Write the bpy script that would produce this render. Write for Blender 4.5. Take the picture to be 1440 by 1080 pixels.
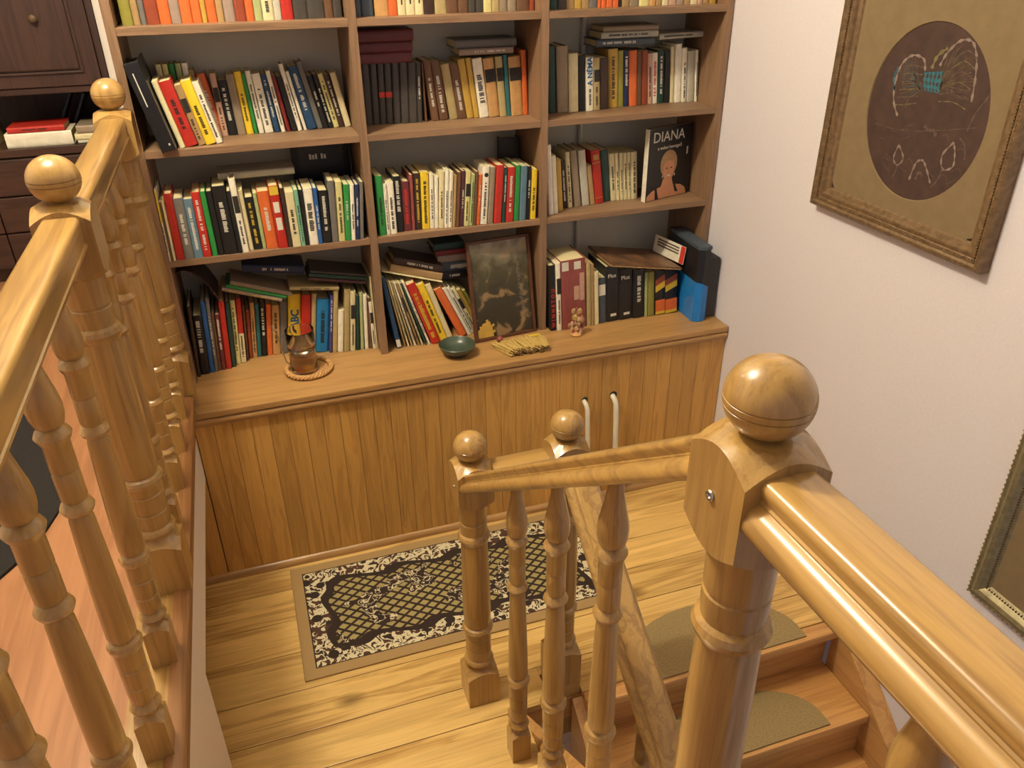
import bpy, bmesh, math, random
from mathutils import Vector, Matrix

for o in list(bpy.data.objects):
    bpy.data.objects.remove(o)
scene = bpy.context.scene
COL = scene.collection
random.seed(7)

# ------------------------------------------------------------------ camera
cam_data = bpy.data.cameras.new('camera')
cam_data.sensor_width = 36.0
cam_data.lens = 27.97
cam_data.clip_start = 0.02
cam = bpy.data.objects.new('camera', cam_data)
COL.objects.link(cam)
_r = Vector((0.9472753, -0.32025366, -0.01034856))
_u = Vector((0.16459056, 0.4586228, 0.87325545))
_f = Vector((0.27491717, 0.82891659, -0.48715278))
cam.matrix_world = Matrix(((_r.x, _u.x, -_f.x, -0.3689), (_r.y, _u.y, -_f.y, -2.5453),
                           (_r.z, _u.z, -_f.z, 1.2853), (0, 0, 0, 1)))
scene.camera = cam

# ------------------------------------------------------------------ world, lamps, exposure
world = bpy.data.worlds.new('world'); scene.world = world
world.use_nodes = True
world.node_tree.nodes['Background'].inputs[0].default_value = (0.86, 0.84, 1.0, 1)
world.node_tree.nodes['Background'].inputs[1].default_value = 0.27
def lamp(name, loc, power, col, radius):
    l = bpy.data.lights.new(name, 'POINT'); l.energy = power; l.color = col; l.shadow_soft_size = radius
    o = bpy.data.objects.new(name, l); COL.objects.link(o); o.location = loc
    return o
lamp('stairwell_lamp', (-0.82, -0.92, 2.52), 112, (1.0, 0.895, 0.69), 0.07)
lamp('room_lamp', (-1.5, 0.55, 2.52), 10, (1.0, 0.82, 0.58), 0.10)
vs = scene.view_settings
vs.view_transform = 'Standard'; vs.look = 'None'; vs.gamma = 1.0; vs.use_curve_mapping = False
vs.exposure = 0.48

# ------------------------------------------------------------------ materials
def lin(c):
    return c / 12.92 if c <= 0.04045 else ((c + 0.055) / 1.055) ** 2.4
def rgb(h):
    h = h.lstrip('#')
    return tuple(lin(int(h[i:i+2], 16) / 255) for i in (0, 2, 4)) + (1,)
MATS = {}
def new_mat(name):
    m = bpy.data.materials.new(name); m.use_nodes = True
    nt = m.node_tree; b = nt.nodes['Principled BSDF']
    MATS[name] = m
    return m, nt, b
def N(nt, t, **kw):
    n = nt.nodes.new(t)
    for k, v in kw.items(): setattr(n, k, v)
    return n
def mathn(nt, op, a, b=None, c=None):
    n = nt.nodes.new('ShaderNodeMath'); n.operation = op
    for i, v in enumerate((a, b, c)):
        if v is None: continue
        if hasattr(v, 'links'): nt.links.new(v, n.inputs[i])
        else: n.inputs[i].default_value = v
    return n.outputs[0]
def mixc(nt, fac, a, b, mode='MIX'):
    n = nt.nodes.new('ShaderNodeMix'); n.data_type = 'RGBA'; n.blend_type = mode
    for s, v in ((n.inputs[0], fac), (n.inputs[6], a), (n.inputs[7], b)):
        if hasattr(v, 'links'): nt.links.new(v, s)
        else: s.default_value = v
    return n.outputs[2]
def ramp(nt, fac, stops):
    n = nt.nodes.new('ShaderNodeValToRGB'); e = n.color_ramp.elements
    while len(e) < len(stops): e.new(0.5)
    for el, (p, c) in zip(e, stops): el.position = p; el.color = c
    nt.links.new(fac, n.inputs[0]); return n.outputs[0]

def plain(name, hexc, rough=0.5, var=0.10, scale=25.0, coat=0.0, metal=0.0, bump=0.0, rnd=0.0):
    m, nt, b = new_mat(name)
    tc = N(nt, 'ShaderNodeTexCoord'); no = N(nt, 'ShaderNodeTexNoise')
    no.inputs['Scale'].default_value = scale; no.inputs['Detail'].default_value = 4
    nt.links.new(tc.outputs['Object'], no.inputs['Vector'])
    c = rgb(hexc)
    d = tuple(x * (1 - var) for x in c[:3]) + (1,); l = tuple(min(1, x * (1 + var)) for x in c[:3]) + (1,)
    col = ramp(nt, no.outputs[0], [(0.3, d), (0.7, l)])
    if rnd:
        oi = N(nt, 'ShaderNodeObjectInfo'); hs = N(nt, 'ShaderNodeHueSaturation')
        nt.links.new(col, hs.inputs['Color'])
        nt.links.new(mathn(nt, 'MULTIPLY_ADD', oi.outputs['Random'], rnd, 1 - rnd / 2), hs.inputs['Value'])
        col = hs.outputs[0]
    nt.links.new(col, b.inputs['Base Color'])
    b.inputs['Roughness'].default_value = rough; b.inputs['Metallic'].default_value = metal
    b.inputs['Coat Weight'].default_value = coat
    if bump:
        bp = N(nt, 'ShaderNodeBump'); bp.inputs['Strength'].default_value = bump; bp.inputs['Distance'].default_value = 0.002
        nt.links.new(no.outputs[0], bp.inputs['Height']); nt.links.new(bp.outputs[0], b.inputs['Normal'])
    return m

def wood(name, dark, light, axis='X', across=16.0, along=1.3, rough=0.32, coat=0.25, rnd=0.25, knots=0.0, contrast=1.0, rings=0.075):
    """varnished wood with long grain along one object axis; every object gets its own cut of the log"""
    m, nt, b = new_mat(name)
    tc = N(nt, 'ShaderNodeTexCoord'); oi = N(nt, 'ShaderNodeObjectInfo')
    off = N(nt, 'ShaderNodeCombineXYZ')
    for i, k in enumerate((37.0, 53.0, 71.0)):
        nt.links.new(mathn(nt, 'MULTIPLY', oi.outputs['Random'], k), off.inputs[i])
    add = N(nt, 'ShaderNodeVectorMath', operation='ADD')
    nt.links.new(tc.outputs['Object'], add.inputs[0]); nt.links.new(off.outputs[0], add.inputs[1])
    def mapped(ac, al):
        mp = N(nt, 'ShaderNodeMapping')
        mp.inputs['Scale'].default_value = tuple(al if a == axis else ac for a in 'XYZ')
        nt.links.new(add.outputs[0], mp.inputs['Vector']); return mp.outputs[0]
    n1 = N(nt, 'ShaderNodeTexNoise'); n1.inputs['Scale'].default_value = 1.0; n1.inputs['Detail'].default_value = 5; n1.inputs['Distortion'].default_value = 0.8
    nt.links.new(mapped(across, along), n1.inputs['Vector'])
    n2 = N(nt, 'ShaderNodeTexNoise'); n2.inputs['Scale'].default_value = 1.0; n2.inputs['Detail'].default_value = 3
    nt.links.new(mapped(across * 16, along * 5), n2.inputs['Vector'])
    ringw = mathn(nt, 'SINE', mathn(nt, 'MULTIPLY', n1.outputs[0], 38.0))
    f = mathn(nt, 'ADD', mathn(nt, 'MULTIPLY', n1.outputs[0], 0.62 * contrast),
              mathn(nt, 'ADD', mathn(nt, 'MULTIPLY', ringw, rings * contrast), mathn(nt, 'MULTIPLY', n2.outputs[0], 0.34 * contrast)))
    f = mathn(nt, 'ADD', f, 0.5 - 0.48 * contrast)
    D, L = rgb(dark), rgb(light)
    Mid = tuple(0.4 * a + 0.6 * c for a, c in zip(D, L))
    col = ramp(nt, f, [(0.28, D), (0.5, Mid), (0.75, L)])
    if knots:
        vo = N(nt, 'ShaderNodeTexVoronoi'); vo.inputs['Scale'].default_value = knots
        mp = N(nt, 'ShaderNodeMapping'); mp.inputs['Scale'].default_value = tuple(0.55 if a == axis else 1.0 for a in 'XYZ')
        nt.links.new(add.outputs[0], mp.inputs['Vector']); nt.links.new(mp.outputs[0], vo.inputs['Vector'])
        k = ramp(nt, vo.outputs['Distance'], [(0.035, (1, 1, 1, 1)), (0.11, (0, 0, 0, 1))])
        col = mixc(nt, mathn(nt, 'MULTIPLY', k, 0.75), col, tuple(x * 0.35 for x in D[:3]) + (1,))
    hs = N(nt, 'ShaderNodeHueSaturation'); nt.links.new(col, hs.inputs['Color'])
    nt.links.new(mathn(nt, 'MULTIPLY_ADD', oi.outputs['Random'], rnd, 1 - rnd / 2), hs.inputs['Value'])
    nt.links.new(hs.outputs[0], b.inputs['Base Color'])
    b.inputs['Roughness'].default_value = rough
    b.inputs['Coat Weight'].default_value = coat; b.inputs['Coat Roughness'].default_value = 0.12
    bp = N(nt, 'ShaderNodeBump'); bp.inputs['Strength'].default_value = 0.12; bp.inputs['Distance'].default_value = 0.001
    nt.links.new(n2.outputs[0], bp.inputs['Height']); nt.links.new(bp.outputs[0], b.inputs['Normal'])
    return m

for ax in 'XYZ':
    wood('railing_wood_' + ax, '#86653a', '#b79252', ax, across=20, along=1.2, rough=0.28, coat=0.5, rnd=0.10, contrast=0.9, rings=0.11 if ax == 'Y' else 0.08)
wood('wainscot_wood', '#a67a3e', '#d2a256', 'Z', across=26, along=2.0, rough=0.42, coat=0.10, rnd=0.22)
wood('ledge_wood', '#946f42', '#b98f58', 'X', across=20, along=1.6, rough=0.36, coat=0.2, rnd=0.08)
wood('landing_wood', '#a98042', '#eac57a', 'X', across=11, along=1.0, rough=0.34, coat=0.3, rnd=0.16, knots=3.2, contrast=1.2)
wood('stair_wood', '#a97540', '#d9a664', 'X', across=13, along=1.1, rough=0.34, coat=0.3, rnd=0.14, knots=2.6)
wood('stringer_wood', '#a5743f', '#d0a062', 'Y', across=18, along=1.3, rough=0.4, coat=0.2, rnd=0.1)
wood('trim_wood', '#70492a', '#94683e', 'Y', across=20, along=1.3, rough=0.4, coat=0.2, rnd=0.1)
wood('bookcase_wood_X', '#745a40', '#98775a', 'X', across=24, along=2.0, rough=0.5, coat=0.05, rnd=0.08)
wood('bookcase_wood_Z', '#745a40', '#98775a', 'Z', across=24, along=2.0, rough=0.5, coat=0.05, rnd=0.08)
wood('laminate', '#885b3a', '#ab7a54', 'Y', across=9, along=1.0, rough=0.38, coat=0.15, rnd=0.08)
wood('dark_wood_X', '#2c1c15', '#4c3226', 'X', across=20, along=1.5, rough=0.45, coat=0.1, rnd=0.1)
wood('dark_wood_Z', '#2c1c15', '#4c3226', 'Z', across=20, along=1.5, rough=0.45, coat=0.1, rnd=0.1)
plain('wall_paint', '#dad4d8', 0.85, 0.025, 140, bump=0.25)
plain('white_plaster', '#e2d8cc', 0.85, 0.02, 60)
plain('alcove_paint', '#dedbc6', 0.9, 0.04, 8)
plain('ceiling_paint', '#ece6dc', 0.9, 0.02, 30)
plain('carpet_mat', '#947f55', 0.95, 0.16, 160, bump=0.5)
plain('black_rug', '#1b1715', 0.95, 0.25, 120, bump=0.5)
plain('white_enamel', '#ded9c4', 0.35, 0.03, 40, coat=0.3)
plain('chrome', '#c9c5bd', 0.18, 0.03, 20, metal=1.0)
plain('pages', '#d9cb9a', 0.85, 0.10, 160)
plain('old_gilt', '#7a6246', 0.42, 0.28, 70, metal=0.25, bump=0.5)
plain('old_gilt_dark', '#5e4a30', 0.5, 0.25, 90, metal=0.2)
plain('silver_gilt', '#8d8262', 0.36, 0.22, 60, metal=0.45)
plain('mount_board', '#7c694b', 0.8, 0.06, 30)
plain('oval_ground', '#432f28', 0.75, 0.22, 30)
plain('chalk_white', '#85756c', 0.9, 0.2, 120)
plain('chalk_grey', '#5f4d45', 0.9, 0.25, 120)
plain('chalk_teal', '#2f6470', 0.9, 0.3, 90)
plain('chalk_olive', '#6d6440', 0.9, 0.25, 90)
plain('frame_brown', '#5a3620', 0.45, 0.15, 40)
plain('bronze_green', '#3c4a3c', 0.35, 0.18, 30, coat=0.2)
plain('straw', '#b89c58', 0.8, 0.22, 200, rnd=0.3)
plain('straw_end', '#70532a', 0.85, 0.3, 200)
plain('wicker', '#bd9057', 0.6, 0.25, 160, bump=0.4)
plain('skin', '#c98f6a', 0.6, 0.06, 60)
plain('blond', '#a88660', 0.7, 0.25, 130)
plain('blue_plastic', '#1f78c4', 0.32, 0.10, 18, coat=0.3)
plain('black_plastic', '#1d1d20', 0.35, 0.15, 30)
plain('dark_grey_card', '#3a3838', 0.6, 0.1, 30)

PAL = dict(olive='#8f8a3c', tan='#a98a5c', grey='#6f6c66', rust='#94452c', orange='#d86a33', mauve='#9a8779', mustard='#c09c45',
           palegreen='#a9b37a', cream='#ddd2a4', lightgrey='#bdb9a6', red='#b62d22', charcoal='#45403a', brown='#6b4c34',
           yellow='#edca30', white='#ece6d0', pink='#c79f88', black='#1c1b1c', taupe='#94836c', green='#2f8a41', darkblue='#24486b',
           darkred='#7c2422', paleyellow='#d8cf8c', darkbrown='#3c2a22', steel='#5f7e8e', mint='#79b394', blue='#2c5b9a', navy='#232f52',
           maroon='#6a3030', rose='#8f4a45', plum='#4f2d31', darkgreen='#21423a', khaki='#b09d6c', peach='#c99a60', teal='#2f6d70',
           slate='#47525c', brightblue='#1d7cb4', purple='#4d4480')
for k, v in PAL.items():
    plain('cover_' + k, v, 0.45, 0.10, 40, rnd=0.12)
WORDS = dict(palegreen='pale green', lightgrey='light grey', darkblue='dark blue', darkred='dark red', paleyellow='pale yellow',
             darkbrown='dark brown', darkgreen='dark green', brightblue='bright blue', steel='steel blue')
plain('ink_dark', '#26221f', 0.6, 0.05, 20)
plain('ink_white', '#d9d5c4', 0.6, 0.05, 20)
plain('ink_yellow', '#d2b335', 0.6, 0.05, 20)
plain('ink_red', '#c2352a', 0.6, 0.05, 20)
plain('ink_blue', '#1f5c8c', 0.6, 0.05, 20)
plain('ink_gold', '#b48a45', 0.5, 0.05, 20)

# ------------------------------------------------------------------ mesh helpers
def link(name, me, mat=None, parent=None, loc=None, rot=None, smooth=False):
    o = bpy.data.objects.new(name, me); COL.objects.link(o)
    if me is not None and mat is not None and not me.materials:
        for m in (mat if isinstance(mat, (list, tuple)) else [mat]):
            me.materials.append(MATS[m] if isinstance(m, str) else m)
    if parent is not None: o.parent = parent
    if loc is not None: o.location = loc
    if rot is not None: o.rotation_euler = rot
    if smooth:
        for p in me.polygons: p.use_smooth = True
    return o
def pydata(name, v, f):
    me = bpy.data.meshes.new(name); me.from_pydata([tuple(p) for p in v], [], f); me.update(); return me
def bm_mesh(name, bm):
    bmesh.ops.recalc_face_normals(bm, faces=bm.faces)
    me = bpy.data.meshes.new(name); bm.to_mesh(me); bm.free(); return me
def box_bm(bm, x0, x1, y0, y1, z0, z1, bevel=0.0, M=None):
    r = bmesh.ops.create_cube(bm, size=1.0)
    vs_ = r['verts']
    for v in vs_:
        v.co = Vector(((x0 + x1) / 2 + v.co.x * (x1 - x0), (y0 + y1) / 2 + v.co.y * (y1 - y0), (z0 + z1) / 2 + v.co.z * (z1 - z0)))
    if bevel:
        es = list({e for v in vs_ for e in v.link_edges})
        g = bmesh.ops.bevel(bm, geom=es, offset=bevel, segments=2, affect='EDGES', profile=0.6)
        vs_ = list({v for f in g['faces'] for v in f.verts})
    if M is not None:
        bmesh.ops.transform(bm, matrix=M, verts=list({v for v in vs_}))
    return vs_
def box(name, x0, x1, y0, y1, z0, z1, mat, parent=None, bevel=0.0):
    bm = bmesh.new(); box_bm(bm, x0, x1, y0, y1, z0, z1, bevel)
    return link(name, bm_mesh(name, bm), mat, parent)
def empty(name, loc=(0, 0, 0), rot=(0, 0, 0)):
    o = bpy.data.objects.new(name, None); COL.objects.link(o); o.location = loc; o.rotation_euler = rot
    o.empty_display_size = 0.05
    return o
def tag(o, label=None, cat=None, group=None, kind=None):
    if label: o['label'] = label
    if cat: o['category'] = cat
    if group: o['group'] = group
    if kind: o['kind'] = kind
    return o
def structure(o, label=None): return tag(o, label, None, None, 'structure')
def block_lathe(name, parts, seg=64):
    """turned piece with square blocks left on it: parts are (r, z) rings or functions of the angle giving (r, z)"""
    v, f = [], []
    for p in parts:
        for i in range(seg):
            a = 2 * math.pi * i / seg
            r, z = p(a) if callable(p) else p
            v.append((r * math.cos(a), r * math.sin(a), z))
    for k in range(len(parts) - 1):
        for i in range(seg):
            j = (i + 1) % seg
            f.append((k * seg + i, k * seg + j, (k + 1) * seg + j, (k + 1) * seg + i))
    f.append(tuple(range(seg - 1, -1, -1))); n = (len(parts) - 1) * seg
    f.append(tuple(range(n, n + seg)))
    return pydata(name, v, f)
def sq(half, z0, slope):
    """edge where the turning cone meets the square stock: corners sit `slope` further than face centres"""
    def fn(a):
        R = half / max(abs(math.cos(a)), abs(math.sin(a)))
        return R, z0 + (R - half) * slope
    return fn
def lathe_mesh(name, prof, seg=40, half=None):
    """surface of revolution of (r, z); clamped to a square of half-width `half` where the turning leaves the square stock"""
    v, f = [], []
    for r, z in prof:
        for i in range(seg):
            a = 2 * math.pi * i / seg
            rr = r
            if half:
                rr = min(r, half / max(abs(math.cos(a)), abs(math.sin(a))))
            v.append((rr * math.cos(a), rr * math.sin(a), z))
    for k in range(len(prof) - 1):
        for i in range(seg):
            j = (i + 1) % seg
            f.append((k * seg + i, k * seg + j, (k + 1) * seg + j, (k + 1) * seg + i))
    f.append(tuple(range(seg - 1, -1, -1))); n = (len(prof) - 1) * seg
    f.append(tuple(range(n, n + seg)))
    return pydata(name, v, f)
def auto_smooth(me, ang=0.6):
    bm = bmesh.new(); bm.from_mesh(me)
    for e in bm.edges:
        if len(e.link_faces) == 2 and e.calc_face_angle(0) > ang: e.smooth = False
    for f in bm.faces: f.smooth = True
    bm.to_mesh(me); bm.free(); return me
def sweep(name, prof, a, b, side):
    """extrude a (s, t) profile from a to b; s runs along `side`, t along world z (plumb cut ends)"""
    a, b, side = Vector(a), Vector(b), Vector(side)
    n = len(prof); v = []
    for p in (a, b):
        for s, t in prof: v.append(p + side * s + Vector((0, 0, t)))
    f = [(i, (i + 1) % n, n + (i + 1) % n, n + i) for i in range(n)]
    f += [tuple(range(n - 1, -1, -1)), tuple(range(n, 2 * n))]
    bm = bmesh.new(); me0 = pydata(name, v, f); bm.from_mesh(me0); bpy.data.meshes.remove(me0)
    return auto_smooth(bm_mesh(name, bm), 0.7)
def tube_mesh(name, pts, r, seg=12, closed=False):
    pts = [Vector(p) for p in pts]; v, f = [], []
    n = len(pts)
    up0 = None
    for i, p in enumerate(pts):
        if closed: d = pts[(i + 1) % n] - pts[i - 1]
        else: d = pts[min(i + 1, n - 1)] - pts[max(i - 1, 0)]
        d.normalize()
        if up0 is None:
            up0 = Vector((0, 0, 1)) if abs(d.z) < 0.9 else Vector((1, 0, 0))
        s = d.cross(up0).normalized(); up0 = s.cross(d).normalized()
        rr = r[i] if isinstance(r, (list, tuple)) else r
        for k in range(seg):
            a = 2 * math.pi * k / seg
            v.append(p + (s * math.cos(a) + up0 * math.sin(a)) * rr)
    m = n if closed else n - 1
    for i in range(m):
        for k in range(seg):
            k2 = (k + 1) % seg; j = (i + 1) % n
            f.append((i * seg + k, i * seg + k2, j * seg + k2, j * seg + k))
    if not closed:
        f.append(tuple(range(seg - 1, -1, -1))); f.append(tuple((n - 1) * seg + k for k in range(seg)))
    bm = bmesh.new(); me0 = pydata(name, v, f); bm.from_mesh(me0); bpy.data.meshes.remove(me0)
    return auto_smooth(bm_mesh(name, bm), 0.9)
def poly_prism(name, outline, thick, to_world):
    """flat outline (list of 2-D points) given a thickness; to_world(u, v, w)"""
    n = len(outline)
    v = [to_world(u, w, 0) for u, w in outline] + [to_world(u, w, thick) for u, w in outline]
    f = [tuple(range(n)), tuple(range(2 * n - 1, n - 1, -1))] + [(i, (i + 1) % n, n + (i + 1) % n, n + i) for i in range(n)]
    bm = bmesh.new(); me0 = pydata(name, v, f); bm.from_mesh(me0); bpy.data.meshes.remove(me0)
    return bm_mesh(name, bm)
def text_mesh(name, s, size, extrude=0.0003, align='LEFT', bold=0.0, space=1.0):
    cu = bpy.data.curves.new(name, 'FONT'); cu.body = s; cu.size = size; cu.extrude = extrude; cu.align_x = align
    cu.resolution_u = 3; cu.offset = bold; cu.space_character = space
    o = bpy.data.objects.new(name, cu); COL.objects.link(o)
    dg = bpy.context.evaluated_depsgraph_get(); dg.update()
    me = bpy.data.meshes.new_from_object(o.evaluated_get(dg))
    bpy.data.objects.remove(o); bpy.data.curves.remove(cu)
    me.name = name
    return me

# ------------------------------------------------------------------ room shell
ZL, ZF, ZC = -0.685, 0.04, 2.75          # landing, upper floor, ceiling
XW = 1.277                                # right wall face
structure(box('wall_right', XW, XW + 0.12, -4.2, 0.42, -2.4, ZC, 'wall_paint'), 'pale rough plastered wall beside the bookcase and lower stairs')
structure(box('wall_back', -0.66, XW, 0.27, 0.42, -1.2, ZC, 'alcove_paint'), 'grey painted wall behind the bookcase shelves')
structure(box('wall_far', -2.7, -0.3, 1.65, 1.87, -0.3, ZC, 'white_plaster'), 'white wall behind the dark wall unit')
structure(box('wall_outer', -2.82, -2.7, -4.2, 1.87, -0.3, ZC, 'white_plaster'), 'white wall of the upper room')
structure(box('ceiling', -2.82, XW + 0.12, -4.2, 1.87, ZC, ZC + 0.1, 'ceiling_paint'), 'white ceiling over the stairwell and upper room')

bm = bmesh.new()
box_bm(bm, -2.7, -0.66, -4.2, 1.75, -0.245, ZF)
box_bm(bm, -0.66, 0.09, -4.2, -1.98, -0.245, ZF)
structure(link('floor', bm_mesh('floor', bm), 'laminate'), 'orange laminate floor of the upper level')
bm = bmesh.new()
box_bm(bm, -0.662, -0.655, -1.98, -0.196, -0.245, 0.03)
box_bm(bm, -0.78, -0.655, -1.98, -1.045, -1.2, -0.245)
structure(link('wall_left', bm_mesh('wall_left', bm), 'white_plaster'), 'white fascia below the balustrade beside the landing')
bm = bmesh.new()
box_bm(bm, -1.12, -1.05, -1.045, 0.27, -1.2, -0.245)
structure(link('wall_niche', bm_mesh('wall_niche', bm), 'wainscot_wood'), 'shaded wall under the upper floor slab')
structure(box('floor', -2.7, XW, -4.2, 0.27, -2.5, -2.4, 'stair_wood'), 'lower hall floor at the foot of the stairs')

# landing with its boards
land = structure(box('floor', -1.05, XW, -1.05, 0.27, -0.79, ZL - 0.022, 'stair_wood'), 'yellow pine landing floor of wide boards')
joints = [-0.19, -0.325, -0.475, -0.622, -0.775, -0.928]
def board(x0, x1, y0, y1):
    box('floorboard', x0, x1, y0 + 0.0012, y1 - 0.0012, ZL - 0.022, ZL, 'landing_wood', land, 0.0015)
for a, b in zip(joints[:-1], joints[1:]):
    board(-1.05, XW - 0.001, b, a)
board(-1.05, 0.235, -1.06, -0.928)
board(0.335, XW - 0.001, -1.06, -0.928)
board(0.235, 0.335, -0.958, -0.928)
board(-0.655, 0.098, -1.255, -1.06)
box('nosing', 0.335, 1.222, -1.112, -1.0605, ZL - 0.035, ZL, 'stair_wood', land, 0.008)

structure(box('wall_far', -0.812, -0.3, 1.13, 1.65, -0.3, ZC, 'white_plaster'), 'bright white wall return beside the dark wall unit')

# trim and curb along the edge of the upper floor
prof = [(-0.012, -0.055), (0.012, -0.055), (0.016, -0.045), (0.010, -0.028), (0.018, -0.012), (0.018, 0.006), (0.008, 0.012), (-0.012, 0.012)]
me = sweep('trim_1', prof, (-0.650, -1.97, 0.056), (-0.650, -0.214, 0.056), (1, 0, 0))
structure(link('trim_1', me, 'trim_wood'), 'brown moulded trim along the edge of the upper floor')
structure(box('trim_2', -0.735, -0.663, -1.97, 0.0, ZF, 0.062, 'railing_wood_Y', None, 0.002), 'tan curb board under the balustrade balusters')

# ------------------------------------------------------------------ staircases
up = empty('staircase', (-0.28, -1.6, ZL))
tag(up, 'wooden flight climbing from the landing to the upper floor, between white fascia and balustrade', 'staircase')
def cbox(name, x0, x1, y0, y1, z0, z1, mat, parent, bevel=0.0):
    l = parent.location
    return box(name, x0 - l.x, x1 - l.x, y0 - l.y, y1 - l.y, z0 - l.z, z1 - l.z, mat, parent, bevel)
for k in range(3):
    z = ZL + 0.181 * (k + 1); y = -1.228 - 0.25 * k
    cbox('tread', -0.654, 0.098, y - 0.285, y, z - 0.034, z, 'landing_wood', up, 0.007)
for k in range(4):
    z0 = ZL + 0.181 * k; y = -1.258 - 0.25 * k
    cbox('riser', -0.654, 0.098, y - 0.018, y, z0, z0 + 0.147, 'stair_wood', up)
def strip(name, x0, x1, ya, za, yb, zb, h, mat, parent):
    l = Vector(parent.location)
    v = [Vector((x, y, z)) - l for x in (x0, x1) for y, z in ((ya, za), (yb, zb), (yb, zb - h), (ya, za - h))]
    f = [(0, 1, 2, 3), (7, 6, 5, 4), (0, 4, 5, 1), (1, 5, 6, 2), (2, 6, 7, 3), (3, 7, 4, 0)]
    b_ = bmesh.new(); m0 = pydata(name, v, f); b_.from_mesh(m0); bpy.data.meshes.remove(m0)
    return link(name, bm_mesh(name, b_), mat, parent)
strip('stringer', 0.099, 0.128, -1.06, -0.66, -1.98, 0.02, 0.30, 'stringer_wood', up)

low = empty('staircase', (0.78, -1.4, -0.9))
tag(low, 'wooden flight descending from the landing along the pale plastered wall', 'staircase')
for k in range(5):
    z = ZL - 0.181 * (k + 1); y = -1.305 - 0.215 * k
    cbox('tread', 0.335, 1.222, y, y + 0.245, z - 0.034, z, 'stair_wood', low, 0.007)
    cbox('riser', 0.335, 1.222, y + 0.245 - 0.018 + 0.01, y + 0.255, z, z + 0.146, 'stair_wood', low)
strip('wall_skirt', 1.222, 1.250, -1.085, -0.650, -2.2, -1.59, 0.30, 'stringer_wood', low)
strip('wall_skirt_cap', 1.218, 1.276, -1.085, -0.643, -2.2, -1.583, 0.012, 'stringer_wood', low)
strip('stringer', 0.302, 0.334, -1.06, -0.70, -2.2, -1.56, 0.26, 'stringer_wood', low)

# half-round step mats
def step_mat(label, cx, y, z, hw, d):
    out = [(cx - hw, y), (cx + hw, y)]
    for i in range(0, 25):
        a = math.pi * i / 24
        out.append((cx + hw * math.cos(a), y + 0.045 + (d - 0.045) * math.sin(a)))
    me = poly_prism('step_mat', [(u - cx, v - y) for u, v in out], 0.006, lambda u, v, w: Vector((u, v, w)))
    tag(link('step_mat', me, 'carpet_mat', None, (cx, y, z + 0.0005)), label, 'mat', 'olive half-round step mats')
step_mat('olive half-round carpet mat on the landing edge at the top of the lower flight', 0.80, -1.098, ZL, 0.30, 0.24)
step_mat('olive half-round carpet mat on the first tread below the landing', 0.79, -1.292, ZL - 0.181, 0.29, 0.205)
step_mat('olive half-round carpet mat on the second tread below the landing', 0.79, -1.507, ZL - 0.362, 0.29, 0.205)

# ------------------------------------------------------------------ balustrades
NH = 0.847
H_ = 0.046
newel_prof = [(0.0001, 0), sq(H_, 0.0, 0), sq(H_, 0.124, -0.75), (0.0365, 0.131), (0.0335, 0.136), (0.0335, 0.142), (0.040, 0.147), (0.0425, 0.153),
    (0.040, 0.159), (0.0345, 0.164), (0.036, 0.170), (0.0365, 0.185), (0.0365, 0.199), (0.0345, 0.201), (0.0345, 0.203), (0.0365, 0.205), (0.0365, 0.243), (0.0345, 0.245), (0.0345, 0.247),
    (0.0365, 0.249), (0.0375, 0.268), (0.0415, 0.273), (0.0435, 0.280), (0.0410, 0.287), (0.0345, 0.291), (0.0375, 0.300), (0.0385, 0.34), (0.0380, 0.42), (0.0370, 0.50), (0.0355, 0.575),
    (0.0345, 0.590), (0.037, 0.595), (0.0410, 0.601), (0.0430, 0.608), (0.0400, 0.616), (0.0345, 0.621), (0.0360, 0.640), (0.0360, 0.655), (0.0340, 0.657), (0.0340, 0.660), (0.0360, 0.662), (0.0365, 0.708),
    (0.0375, 0.714), sq(H_, 0.720, 0.95), sq(H_, 0.8405, -1.0), (0.036, 0.8452), (0.028, NH), (0.0001, NH)]
def finial_prof():
    r = 0.041; pts = [(0.0001, -0.0395), (0.016, -0.0395)]
    for d in list(range(-66, -26, 4)) + [-26, -22, -17, -13, -10.5, -9.3, -8, -6, -2, 0.5, 1.8, 3, 5] + list(range(9, 88, 5)) + [87]:
        a = math.radians(d); k = 1.0
        if d in (-9.3, 1.8): k = 0.966
        pts.append((r * math.cos(a) * k * 1.02, r * math.sin(a) * 0.97 * (k if k == 1 else 1)))
    pts.append((0.0001, r * 0.97))
    return pts
ME_NEWEL = auto_smooth(block_lathe('newel_post', newel_prof, 64), 0.42)
ME_FINIAL = auto_smooth(lathe_mesh('ball_finial', finial_prof(), 48), 0.75)
ME_NEWEL.materials.append(MATS['railing_wood_Z']); ME_FINIAL.materials.append(MATS['railing_wood_Z'])
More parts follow.
